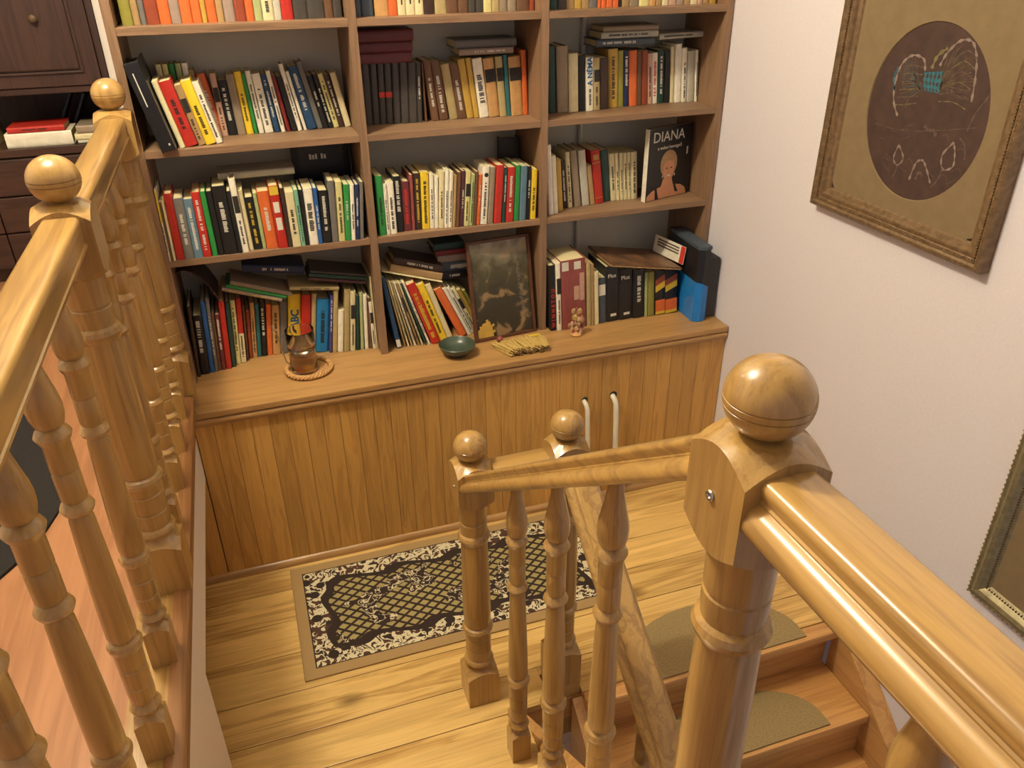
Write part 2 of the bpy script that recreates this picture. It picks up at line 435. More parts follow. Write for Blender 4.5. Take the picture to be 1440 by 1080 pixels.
def baluster_mesh(h):
    s = (h - 0.10) / 0.676
    base = [(0.0001, 0), sq(0.0235, 0, 0), sq(0.0235, 0.094, -0.8), (0.0175, 0.099)]
    mid = [(0.016, .106), (0.0225, .111), (0.0255, .117), (0.0225, .123), (0.0165, .128), (0.0200, .134), (0.0212, .150), (0.0212, .166), (0.0195, .168), (0.0195, .170), (0.0212, .172), (0.0215, .205),
           (0.0198, .208), (0.0198, .210), (0.0218, .213), (0.0220, .246), (0.0255, .251), (0.0272, .258), (0.0245, .265), (0.0190, .269), (0.0225, .280), (0.0226, .310), (0.0215, .37), (0.0195, .44), (0.0172, .505),
           (0.0150, .515), (0.0205, .520), (0.0235, .527), (0.0205, .534), (0.0155, .539), (0.0180, .545), (0.0182, .585), (0.0168, .588), (0.0168, .590), (0.0182, .592), (0.0182, .634), (0.0215, .640), (0.0242, .647), (0.0210, .654),
           (0.0150, .659), (0.0195, .664), (0.0225, .676), (0.0232, .690), (0.0218, .704), (0.0185, .720), (0.0150, .738), (0.0122, .754), (0.0110, .776)]
    prof = base + [(r, 0.10 + (z - 0.10) * s) for r, z in mid] + [(0.0001, 0.10 + 0.676 * s)]
    me = auto_smooth(block_lathe('baluster', prof, 32), 0.5)
    me.materials.append(MATS['railing_wood_Z']); return me
BAL = {}
def baluster(parent, x, y, z0, z1):
    k = round(z1 - z0, 3)
    if k not in BAL: BAL[k] = baluster_mesh(k)
    return link('baluster', BAL[k], None, parent, Vector((x, y, z0)) - parent.location)
def newel(parent, x, y, z0, stretch=1.0, bolts=()):
    o = link('newel_post', ME_NEWEL, None, parent, Vector((x, y, z0)) - parent.location)
    link('ball_finial', ME_FINIAL, None, o, (0, 0, NH + 0.0375))
    for bx, by, bz in bolts:
        me = lathe_mesh('bolt_head', [(0.0001, 0), (0.0052, 0), (0.0060, 0.0012), (0.0052, 0.003), (0.003, 0.003), (0.003, 0.0015), (0.0001, 0.0015)], 16)
        link('bolt_head', me, 'chrome', o, (bx, by, bz), (0, -math.pi / 2, 0) if abs(bx) > abs(by) else (math.pi / 2, 0, 0))
    return o
rail_half = [(0.0, 0.0), (0.022, 0.0), (0.0265, -0.0015), (0.0295, -0.0055), (0.0298, -0.010), (0.0265, -0.0205), (0.0285, -0.0225), (0.0285, -0.0245), (0.0340, -0.0264), (0.0385, -0.0296), (0.0420, -0.0342), (0.0442, -0.0395), (0.0446, -0.0455), (0.0430, -0.0515), (0.040, -0.054)]
RAIL = rail_half[1:] + [(-s, t) for s, t in reversed(rail_half[1:])]
rail_plain = [(0.0, 0.0), (0.021, 0.0), (0.0260, -0.0018), (0.0290, -0.0060), (0.0300, -0.012), (0.0285, -0.030), (0.0285, -0.046), (0.0310, -0.0475), (0.0310, -0.0525), (0.029, -0.054)]
RAIL_PLAIN = rail_plain[1:] + [(-s, t) for s, t in reversed(rail_plain[1:])]
def rail(parent, a, b, side, prof=None):
    l = parent.location
    ax = 'X' if abs(Vector(side).y) > 0.5 else 'Y'
    return link('handrail', sweep('handrail', prof or RAIL, Vector(a) - l, Vector(b) - l, side), 'railing_wood_' + ax, parent)

# gallery balustrade on the edge of the upper floor
XB = -0.671
bl = empty('balustrade', (XB, -1.05, 0.062))
tag(bl, 'long varnished balustrade along the upper floor edge, running to the bookcase end', 'balustrade')
for y in (-1.05, -0.150):
    newel(bl, XB, y, 0.062)
rail(bl, (XB, -2.30, 0.893), (XB, -1.094, 0.893), (1, 0, 0), RAIL_PLAIN)
rail(bl, (XB, -1.006, 0.893), (XB, -0.194, 0.893), (1, 0, 0), RAIL_PLAIN)
for y in (-0.33, -0.51, -0.69, -0.87, -1.278, -1.492, -1.70, -1.91):
    baluster(bl, XB, y, 0.062, 0.842)

# balustrade of the upper flight with the tall newel at the top
XR = 0.046
br = empty('balustrade', (XR, -1.5, ZL))
tag(br, 'balustrade with large round-topped newel, sloping down beside the upper flight to the landing', 'balustrade')
newel(br, XR, -0.960, ZL, bolts=[(-0.046, -0.01, 0.78)])
newel(br, XR, -2.031, 0.039, bolts=[(-0.0462, 0.002, 0.785)])
rail(br, (XR, -1.005, 0.150), (XR, -1.987, 0.865), (1, 0, 0))
rail(br, (XR, -2.076, 0.868), (XR, -3.6, 0.868), (1, 0, 0))
for y, z in ((-1.315, -0.504), (-1.535, -0.323), (-1.745, -0.142)):
    zt = 0.150 + (0.715 / 0.982) * (-1.005 - y)
    baluster(br, XR, y, z, zt - 0.050)
for k in range(5):
    y = -2.275 - 0.22 * k
    baluster(br, XR, y, ZF, 0.818)
box('curb', XR - 0.04 - XR, XR + 0.05 - XR, -3.6 + 1.5, -1.99 + 1.5, ZF - ZL - 0.02, ZF - ZL, 'railing_wood_Y', br)

# lower flight: second newel on the landing edge, short link rail and descending rail
XL2, YL2 = 0.285, -1.003
b2 = empty('balustrade', (XL2, YL2, -0.866))
tag(b2, 'lower balustrade descending from the small newel on the landing edge', 'balustrade')
o = link('newel_post', ME_NEWEL, None, b2, (0, 0, 0.218))
link('ball_finial', ME_FINIAL, None, o, (0, 0, NH + 0.0375))
link('newel_foot', lathe_mesh('newel_foot', [(0.0001, 0), (0.07, 0), (0.07, 0.218), (0.0001, 0.218)], 64, 0.0455), 'railing_wood_Z', b2)
rail(b2, (0.092, -0.982, 0.150), (0.240, -0.982, 0.150), (0, 1, 0))
rail(b2, (XL2 + 0.01, -1.048, 0.168), (XL2 + 0.01, -2.25, 0.168 - 0.73 * 1.202), (1, 0, 0))
for y in (-1.26, -1.47, -1.68, -1.89, -2.1):
    zt = 0.168 - 0.73 * (-1.048 - y) - 0.05
    zs = -0.70 - 0.7544 * (-1.06 - y) + 0.02
    baluster(b2, XL2 + 0.02, y, zs - 0.02, zt)

# ------------------------------------------------------------------ panelled base cabinet under the bookcase
YW = -0.195
cab = empty('base_cabinet', (0.31, -0.1, ZL))
tag(cab, 'low cabinet faced with narrow vertical honey-wood boards, carrying the bookcase ledge', 'cabinet')
cbox('carcass', -0.98, XW - 0.003, YW + 0.012, 0.268, ZL, -0.245, 'bookcase_wood_X', cab)
cbox('carcass', -0.652, XW - 0.003, YW + 0.012, 0.268, -0.245, -0.024, 'bookcase_wood_X', cab)
pw = 0.0567
bm = bmesh.new(); box_bm(bm, -pw / 2 + 0.0005, pw / 2 - 0.0005, 0, 0.012, 0, -0.030 + 0.662, 0.0010); PL = bm_mesh('plank', bm); PL.materials.append(MATS['wainscot_wood'])
bm = bmesh.new(); box_bm(bm, -pw / 2 + 0.0005, pw / 2 - 0.0005, 0, 0.012, 0, -0.246 + 0.662, 0.0010); PS = bm_mesh('plank', bm); PS.materials.append(MATS['wainscot_wood'])
HOLE = (0.693, 0.810)
for k in range(34):
    x = -0.653 + pw * (k + 0.5)
    link('plank', PL, None, cab, Vector((x, YW, -0.662)) - cab.location)
for k in range(5):
    link('plank', PS, None, cab, Vector((-0.656 - pw * (k + 0.5), YW, -0.662)) - cab.location)
def cpart(name, me, mat): return link(name, me, mat, cab)
def csweep(name, prof, x0, x1, y, z, mat):
    l = cab.location
    return cpart(name, sweep(name, prof, Vector((x0, y, z)) - l, Vector((x1, y, z)) - l, (0, -1, 0)), mat)
cbox('ledge_board', -0.653, XW - 0.004, -0.211, 0.268, -0.022, 0.0, 'ledge_wood', cab, 0.004)
csweep('ledge_moulding', [(-0.01, -0.030), (0.006, -0.030), (0.013, -0.022), (0.0155, -0.014), (0.013, -0.004), (0.008, 0.0), (-0.01, 0.0)], -0.653, XW - 0.004, YW, -0.024, 'ledge_wood')
csweep('skirting_moulding', [(0.0, 0.0), (0.014, 0.0), (0.014, 0.010), (0.011, 0.018), (0.005, 0.024), (0.0, 0.026)], -0.98, XW - 0.003, YW - 0.0003, ZL, 'ledge_wood')

# white heating pipes bending out of the boards
for k, (x, x2, r, zt, lab) in enumerate(((0.693, 0.706, 0.0088, -0.222, 'thinner white pipe bending out of the cabinet boards above the small newel'),
                                (0.810, 0.822, 0.0105, -0.222, 'thicker white pipe bending out of the cabinet boards beside the thinner one'))):
    pts = [(x, YW + 0.010, zt), (x, YW - 0.008, zt - 0.001), (x + 0.001, YW - 0.020, zt - 0.008), (x + 0.003, YW - 0.028, zt - 0.022)]
    for q in range(1, 7):
        t = q / 6
        pts.append((x + 0.003 + (x2 - x - 0.003) * min(1, t * 1.6), YW - 0.031, zt - 0.03 - t * 0.425))
    h = empty('heating_pipe', (x, YW, zt))
    tag(h, lab, 'pipe', 'white heating pipes in front of the cabinet')
    link('pipe', tube_mesh('pipe', [Vector(p) - Vector((x, YW, zt)) for p in pts], r, 14), 'white_enamel', h)
    link('hole', lathe_mesh('hole', [(0.0001, 0), (r * 1.45, 0), (r * 1.45, 0.0006), (0.0001, 0.0006)], 20), 'ink_dark', h, (0.003, -0.0003, 0.004), (math.pi / 2, 0, 0))

# ------------------------------------------------------------------ bookcase
X0, X3 = -0.659, 1.273
DIV = [0.0, 0.6]
SH = [0.4302, 0.7624, 1.0907, 1.42]
TOPZ = 1.60
bc = empty('bookcase', (0.307, 0.13, 0.0))
tag(bc, 'brown open bookcase of three bays standing on the cabinet ledge', 'bookcase')
BD = 0.267
for x in (X0 + 0.0125, 0.0, 0.6, X3 - 0.0125):
    cbox('upright', x - 0.0125, x + 0.0125, 0.0, BD, 0.0005, TOPZ, 'bookcase_wood_Z', bc, 0.0012)
for z in SH:
    for a, b in ((X0 + 0.025, -0.0125), (0.0125, 0.5875), (0.6125, X3 - 0.025)):
        cbox('shelf', a + 0.0003, b - 0.0003, 0.001, 0.243, z - 0.021, z, 'bookcase_wood_X', bc, 0.0012)
tag(link('riser_pipe', tube_mesh('riser_pipe', [(0, 0, 0.002 - 0.7), (0, 0, 0.9)], 0.011, 14), 'white_enamel', None, (0.842, 0.2570, 0.70)),
    'thin white vertical pipe on the grey wall behind the shelves of the wall-side bay', 'pipe')

# ------------------------------------------------------------------ books
# per bay (row counted from the top, bay from the balustrade): left x, thickness, spine y, height, lean, colour, spine print
BOOKS = {}
BOOKS[(1, 1)] = '''
-0.619 0.028 0.060 0.200 0.0 olive p
-0.590 0.018 0.060 0.209 0.0 tan p
-0.571 0.015 0.060 0.217 0.0 grey p
-0.555 0.033 0.060 0.226 0.0 rust p
-0.521 0.029 0.060 0.204 0.0 orange p
-0.491 0.026 0.060 0.213 0.0 mauve p
-0.464 0.028 0.060 0.221 0.0 orange p
-0.435 0.024 0.060 0.200 0.0 orange p
-0.410 0.014 0.060 0.209 0.0 mustard p
-0.395 0.025 0.060 0.217 0.0 orange p
-0.369 0.019 0.060 0.226 0.0 tan p
-0.349 0.029 0.060 0.204 0.0 mauve p
-0.319 0.028 0.060 0.213 0.0 rust p
-0.290 0.022 0.060 0.221 0.0 orange p
-0.267 0.022 0.060 0.200 0.0 palegreen p
-0.244 0.031 0.060 0.209 0.0 cream k
-0.212 0.020 0.060 0.217 0.0 lightgrey p
-0.191 0.032 0.060 0.226 0.0 red p
-0.157 0.039 0.060 0.204 0.0 charcoal p
-0.117 0.048 0.060 0.213 0.0 charcoal p
-0.068 0.024 0.060 0.221 0.0 brown p
-0.043 0.025 0.060 0.200 0.0 charcoal p
'''
BOOKS[(2, 1)] = '''
-0.535 0.015 0.012 0.190 12.1 cream p
-0.519 0.034 0.022 0.186 12.1 red t
-0.483 0.020 0.031 0.173 12.1 tan k
-0.462 0.028 0.031 0.183 12.1 yellow t
-0.433 0.018 0.040 0.176 12.1 white t
-0.414 0.018 0.145 0.183 2.3 pink k
-0.394 0.026 0.145 0.163 2.6 black w
-0.367 0.024 0.145 0.177 2.7 taupe p
-0.341 0.021 0.145 0.184 3.1 yellow t
-0.318 0.011 0.145 0.177 3.6 green p
-0.304 0.016 0.145 0.185 4.4 white t
-0.285 0.025 0.142 0.176 5.1 white t
-0.256 0.016 0.141 0.173 5.9 darkblue w
-0.236 0.013 0.138 0.183 6.9 white t
-0.219 0.012 0.138 0.169 8.0 darkred p
-0.204 0.017 0.139 0.166 8.8 black p
-0.184 0.013 0.139 0.202 9.4 white t
-0.166 0.010 0.141 0.180 10.6 white p
-0.153 0.029 0.142 0.192 11.4 darkblue w
-0.122 0.017 0.143 0.205 11.7 grey p
-0.104 0.017 0.145 0.164 11.7 black w
-0.086 0.015 0.145 0.166 11.5 black w
-0.070 0.017 0.145 0.167 11.6 paleyellow t
-0.052 0.017 0.145 0.163 11.7 darkbrown w
-0.034 0.019 0.145 0.168 10.8 cream p
'''
BOOKS[(3, 1)] = '''
-0.634 0.006 0.003 0.221 -0.7 white y
-0.628 0.006 0.003 0.183 -0.7 brown p
-0.621 0.008 0.003 0.186 -0.7 cream p
-0.611 0.023 0.003 0.206 -0.5 red p
-0.587 0.028 0.003 0.190 -0.4 grey w
-0.558 0.025 0.003 0.185 -0.3 steel w
-0.532 0.024 0.003 0.203 -0.2 red w
-0.505 0.016 0.003 0.203 0.6 green p
-0.487 0.017 0.004 0.202 0.9 black p
-0.469 0.039 0.003 0.215 0.8 black w
-0.428 0.013 0.003 0.197 1.2 black p
-0.414 0.019 0.005 0.231 1.4 white k
-0.394 0.014 0.019 0.193 1.4 cream p
-0.378 0.025 0.020 0.168 1.7 black y
-0.352 0.012 0.018 0.179 1.3 palegreen p
-0.339 0.035 0.013 0.184 1.3 orange w
-0.303 0.029 0.004 0.200 1.3 red y
-0.273 0.013 0.004 0.191 0.8 darkbrown p
-0.259 0.026 0.003 0.177 0.6 cream t
-0.232 0.013 0.004 0.181 0.5 mint t
-0.218 0.012 0.004 0.180 0.1 black p
-0.205 0.027 0.004 0.184 -0.3 white T
-0.177 0.013 0.005 0.181 -0.8 blue w
-0.163 0.029 0.005 0.171 -1.4 black w
-0.133 0.020 0.004 0.199 -1.9 grey p
-0.112 0.021 0.005 0.193 -2.6 paleyellow t
-0.090 0.018 0.003 0.183 -3.5 green w
-0.071 0.013 0.003 0.181 -4.0 white t
-0.057 0.013 0.003 0.180 -4.5 navy w
-0.043 0.012 0.003 0.187 -5.0 grey p
'''
BOOKS[(3, 2)] = '''
0.024 0.024 0.016 0.197 -0.2 green t
0.049 0.011 0.018 0.170 -0.1 white t
0.061 0.023 0.022 0.172 -0.1 white t
0.085 0.025 0.030 0.187 -0.2 black W
0.111 0.026 0.032 0.167 -0.4 maroon r
0.138 0.011 0.032 0.187 -0.9 rose p
0.150 0.022 0.032 0.190 -1.2 darkbrown y
0.173 0.027 0.034 0.191 -1.5 yellow t
0.201 0.014 0.033 0.184 -2.2 white t
0.216 0.012 0.028 0.175 -2.9 white p
0.229 0.017 0.024 0.190 -3.4 cream t
0.247 0.012 0.020 0.196 -4.0 white t
0.260 0.013 0.017 0.188 -4.2 white t
0.274 0.010 0.015 0.175 -4.6 tan p
0.285 0.013 0.015 0.185 -4.8 brown p
0.299 0.013 0.013 0.188 -4.7 plum w
0.313 0.018 0.013 0.186 -4.8 paleyellow k
0.332 0.013 0.012 0.174 -4.9 palegreen t
0.346 0.011 0.012 0.182 -5.0 brown p
0.358 0.012 0.012 0.171 -5.0 orange w
0.372 0.024 0.012 0.196 -4.7 white c
0.398 0.019 0.010 0.192 -4.5 taupe p
0.419 0.027 0.006 0.197 -4.3 red p
0.448 0.012 0.006 0.188 -3.8 darkgreen w
0.462 0.027 0.006 0.187 -3.4 red w
0.492 0.018 0.007 0.191 -2.8 green p
0.512 0.024 0.007 0.187 -2.5 steel p
0.537 0.014 0.008 0.184 -2.4 black w
0.552 0.022 0.010 0.171 -2.3 yellow t
'''
BOOKS[(2, 2)] = '''
0.031 0.025 0.144 0.190 -1.0 charcoal p
0.057 0.022 0.143 0.189 -1.3 charcoal p
0.080 0.020 0.141 0.188 -1.6 charcoal R
0.101 0.022 0.139 0.187 -1.8 charcoal R
0.124 0.023 0.134 0.187 -1.9 charcoal p
0.149 0.025 0.129 0.186 -1.6 charcoal p
0.175 0.026 0.128 0.185 -1.8 charcoal p
0.202 0.016 0.128 0.184 -1.7 charcoal w
0.228 0.006 0.128 0.183 1.1 brown p
0.251 0.025 0.133 0.189 6.2 brown w
0.279 0.030 0.136 0.185 6.8 brown w
0.314 0.028 0.135 0.174 8.0 khaki p
0.343 0.029 0.134 0.173 8.0 brown w
0.373 0.024 0.134 0.187 8.1 mustard p
0.398 0.017 0.131 0.190 7.7 mustard p
0.416 0.032 0.126 0.187 6.8 white T
0.449 0.036 0.125 0.185 5.8 peach B
0.486 0.024 0.121 0.189 4.6 khaki B
0.511 0.014 0.120 0.194 4.0 teal p
0.526 0.041 0.119 0.187 3.2 peach B
0.568 0.018 0.120 0.206 2.2 orange p
'''
BOOKS[(2, 3)] = '''
0.658 0.029 0.113 0.214 2.1 darkgreen p
0.689 0.041 0.107 0.213 2.3 taupe p
0.731 0.034 0.103 0.189 2.3 cream p
0.766 0.027 0.106 0.182 2.4 black p
0.795 0.027 0.102 0.174 2.9 white N
0.823 0.024 0.103 0.171 3.1 khaki k
0.848 0.034 0.108 0.169 3.2 darkbrown p
0.891 0.036 0.127 0.193 3.3 mustard t
0.928 0.023 0.132 0.186 3.5 olive p
0.953 0.019 0.133 0.185 3.7 navy W
0.974 0.030 0.132 0.184 3.9 orange p
1.005 0.019 0.134 0.183 4.0 brown p
1.025 0.022 0.134 0.182 4.1 rust p
1.048 0.019 0.138 0.171 3.9 pink t
1.068 0.023 0.143 0.171 4.1 white r
1.092 0.026 0.143 0.180 4.1 darkgreen w
1.120 0.021 0.143 0.179 4.3 black k
1.143 0.014 0.142 0.189 4.6 cream p
1.158 0.025 0.134 0.197 4.4 white p
1.184 0.019 0.132 0.184 4.4 white t
1.205 0.029 0.128 0.173 4.7 lightgrey p
1.235 0.011 0.127 0.175 4.7 white t
'''
BOOKS[(3, 3)] = '''
0.632 0.019 0.031 0.245 3.5 white p
0.654 0.017 0.038 0.205 3.9 white p
0.677 0.021 0.058 0.184 4.3 mustard p
0.709 0.019 0.091 0.172 4.7 darkbrown w
0.730 0.017 0.089 0.201 5.1 cream t
0.755 0.025 0.087 0.205 7.0 taupe p
0.787 0.028 0.090 0.202 7.2 lightgrey p
0.820 0.020 0.095 0.145 8.8 tan p
0.841 0.034 0.098 0.196 7.6 red G
0.879 0.032 0.114 0.189 6.8 darkgreen p
0.912 0.021 0.111 0.175 6.4 cream t
0.934 0.014 0.111 0.175 6.0 cream t
0.949 0.014 0.110 0.175 5.0 cream t
0.964 0.014 0.109 0.174 4.9 cream t
0.979 0.013 0.108 0.175 4.7 cream t
0.993 0.025 0.107 0.175 4.3 cream t
'''
BOOKS[(1, 2)] = '''
0.019 0.019 0.060 0.200 0.0 slate p
0.039 0.035 0.060 0.209 0.0 slate p
0.079 0.041 0.060 0.217 0.0 peach p
0.121 0.027 0.060 0.226 0.0 orange p
0.149 0.024 0.060 0.204 0.0 cream d
0.174 0.027 0.060 0.213 0.0 cream d
0.202 0.026 0.060 0.221 0.0 cream d
0.229 0.033 0.060 0.200 0.0 darkbrown R
0.263 0.037 0.060 0.209 0.0 khaki p
0.301 0.035 0.060 0.217 0.0 brown p
0.337 0.032 0.060 0.226 0.0 brown p
0.370 0.022 0.060 0.204 0.0 charcoal p
0.393 0.024 0.060 0.213 0.0 charcoal p
0.418 0.027 0.060 0.221 0.0 paleyellow p
0.446 0.023 0.060 0.200 0.0 khaki p
0.470 0.025 0.060 0.209 0.0 taupe p
0.496 0.030 0.060 0.217 0.0 taupe p
0.527 0.042 0.060 0.226 0.0 brown p
0.570 0.016 0.060 0.204 0.0 rust p
'''
BOOKS[(1, 3)] = '''
0.634 0.029 0.060 0.200 0.0 darkgreen p
0.664 0.030 0.060 0.209 0.0 charcoal p
0.695 0.027 0.060 0.217 0.0 tan p
0.723 0.024 0.060 0.226 0.0 mustard p
0.748 0.025 0.060 0.204 0.0 tan p
0.774 0.028 0.060 0.213 0.0 grey p
0.803 0.012 0.060 0.221 0.0 orange p
0.816 0.017 0.060 0.200 0.0 orange p
0.834 0.023 0.060 0.209 0.0 orange p
0.858 0.020 0.060 0.217 0.0 orange p
0.879 0.009 0.060 0.226 0.0 black p
0.889 0.027 0.060 0.204 0.0 tan p
0.917 0.034 0.060 0.213 0.0 taupe p
0.952 0.037 0.060 0.221 0.0 paleyellow p
0.990 0.023 0.060 0.200 0.0 peach p
1.014 0.021 0.060 0.209 0.0 tan p
1.036 0.024 0.060 0.217 0.0 cream p
1.061 0.029 0.060 0.226 0.0 pink p
1.091 0.027 0.060 0.204 0.0 mauve p
1.119 0.022 0.060 0.213 0.0 tan p
1.142 0.027 0.060 0.221 0.0 cream p
1.170 0.019 0.060 0.200 0.0 pink p
1.190 0.024 0.060 0.209 0.0 tan p
1.215 0.025 0.060 0.217 0.0 mustard p
'''
BOOKS[(4, 1)] = '''
-0.634 0.011 0.047 0.256 -3.4 darkbrown p
-0.622 0.028 0.058 0.216 -3.4 black W
-0.593 0.015 0.064 0.259 -3.4 blue p
-0.577 0.012 0.067 0.269 -3.5 grey w
-0.564 0.009 0.072 0.213 -3.5 brown p
-0.554 0.014 0.072 0.205 -3.7 maroon W
-0.539 0.018 0.072 0.249 -3.9 red p
-0.520 0.013 0.081 0.241 -4.2 darkgreen p
-0.506 0.017 0.099 0.238 -4.4 paleyellow t
-0.488 0.017 0.103 0.239 -4.6 red H
-0.470 0.008 0.116 0.210 -4.9 brown p
-0.461 0.013 0.129 0.183 -5.2 rust p
-0.447 0.015 0.129 0.209 -5.5 peach t
-0.431 0.014 0.131 0.201 -5.7 teal p
-0.416 0.018 0.131 0.202 -6.0 black W
-0.397 0.018 0.134 0.193 -6.4 orange p
-0.378 0.025 0.130 0.187 -6.8 peach t
-0.352 0.026 0.129 0.197 -7.2 grey p
-0.325 0.043 0.120 0.222 -7.4 yellow A
-0.281 0.032 0.106 0.219 -7.7 red p
-0.248 0.016 0.098 0.225 -8.0 khaki p
-0.231 0.042 0.091 0.202 -8.1 brightblue t
-0.187 0.010 0.078 0.218 -8.0 purple W
-0.175 0.016 0.074 0.244 -7.6 khaki p
-0.157 0.020 0.072 0.160 -7.1 white p
-0.135 0.019 0.066 0.235 -6.6 khaki p
-0.113 0.018 0.064 0.227 -6.1 cream k
-0.091 0.012 0.065 0.208 -5.2 darkgreen p
-0.075 0.011 0.065 0.216 -4.3 palegreen p
-0.060 0.013 0.064 0.208 -3.5 white p
-0.045 0.011 0.063 0.194 -3.2 brown p
-0.032 0.012 0.060 0.181 0.0 white k
-0.019 0.005 0.057 0.275 0.0 cream p
'''
BOOKS[(4, 2)] = '''
0.050 0.017 0.028 0.276 7.6 darkblue L
0.078 0.006 0.031 0.263 9.7 tan p
0.090 0.006 0.030 0.263 10.8 cream t
0.102 0.006 0.029 0.260 11.9 khaki p
0.114 0.007 0.028 0.258 12.9 white t
0.127 0.007 0.026 0.257 14.0 tan k
0.140 0.006 0.022 0.259 15.1 cream t
0.152 0.006 0.021 0.259 16.1 darkgreen p
0.164 0.008 0.021 0.262 17.2 white t
0.178 0.031 0.019 0.252 18.0 red g
0.212 0.027 0.034 0.241 18.0 yellow t
0.241 0.021 0.042 0.233 18.0 cream p
0.290 0.028 0.045 0.215 24.1 orange p
0.322 0.013 0.049 0.217 24.1 white p
0.337 0.014 0.062 0.210 24.1 white t
0.354 0.014 0.070 0.196 24.1 cream k
0.370 0.016 0.081 0.185 24.1 mustard p
0.389 0.013 0.091 0.175 24.1 olive p
'''
BOOKS[(4, 3)] = '''
0.624 0.024 -0.022 0.260 2.3 black M
0.650 0.018 -0.027 0.268 2.6 white k
0.670 0.096 -0.030 0.273 2.9 rose V
0.770 0.017 -0.030 0.253 2.9 khaki p
0.788 0.012 -0.030 0.248 3.0 tan p
0.802 0.017 -0.030 0.217 3.3 cream p
0.821 0.033 -0.020 0.183 3.6 slate L
0.855 0.053 -0.020 0.225 3.6 black P
0.909 0.056 -0.021 0.207 3.8 black P
0.966 0.048 -0.024 0.199 3.8 black w
1.016 0.011 -0.025 0.183 4.1 palegreen p
1.029 0.028 -0.025 0.182 4.4 olive p
1.059 0.041 -0.027 0.184 4.7 black F
1.101 0.051 -0.028 0.179 4.7 black F
'''
ORD = ['first', 'second', 'third', 'fourth', 'fifth', 'sixth', 'seventh', 'eighth', 'ninth', 'tenth', 'eleventh', 'twelfth', 'thirteenth', 'fourteenth', 'fifteenth', 'sixteenth',
       'seventeenth', 'eighteenth', 'nineteenth', 'twentieth'] + ['twenty-' + x for x in ('first', 'second', 'third', 'fourth', 'fifth', 'sixth', 'seventh', 'eighth', 'ninth')] + ['thirtieth'] + ['thirty-' + x for x in ('first', 'second', 'third', 'fourth', 'fifth')]
ROWN = {1: 'third shelf above ledge', 2: 'second shelf above ledge', 3: 'first shelf above ledge', 4: 'standing on the ledge'}
BAYN = {1: 'balustrade bay', 2: 'middle bay', 3: 'wall bay'}
def cover_mesh(w, d, h, off=0.0):
    t = min(0.0022, w * 0.18)
    out = [(0, d), (0, 0.004), (w * 0.12, 0.0012), (w * 0.3, 0), (w * 0.7, 0), (w * 0.88, 0.0012), (w, 0.004), (w, d), (w - t, d), (w - t, 0.0055), (t, 0.0055), (t, d)]
    n = len(out)
    v = [(x + off, y, 0) for x, y in out] + [(x + off, y, h) for x, y in out]
    f = [(i, n + i, n + (i + 1) % n, (i + 1) % n) for i in range(n)]
    for b, s in ((0, 1), (n, -1)):
        for q in ((0, 1, 10, 11), (1, 2, 3, 10), (3, 4, 9, 10), (4, 5, 6, 9), (6, 7, 8, 9)):
            q = tuple(b + i for i in q); f.append(q if s == 1 else q[::-1])
    me = pydata('book', v, f)
    return me
def quad_list(quads, y, off=0.0):
    v, f = [], []
    for x0, x1, z0, z1 in quads:
        k = len(v); v += [(x0 + off, y, z0), (x1 + off, y, z0), (x1 + off, y, z1), (x0 + off, y, z1)]
        f.append((k, k + 1, k + 2, k + 3))
    return pydata('spine_lettering', v, f)
def letters(w, h, z0, z1, rng, fat=0.34):
    """illegible vertical print: little strokes of uneven size running along the spine"""
    q = []; z = z0 * h; cw = w * fat
    while z < z1 * h:
        s = rng.uniform(0.0022, 0.0042)
        if rng.random() < 0.18: z += 0.004; continue
        k = rng.uniform(0.75, 1.0)
        q.append((w / 2 - cw / 2, w / 2 - cw / 2 + cw * k, z, z + s)); z += s + 0.0012
    return q
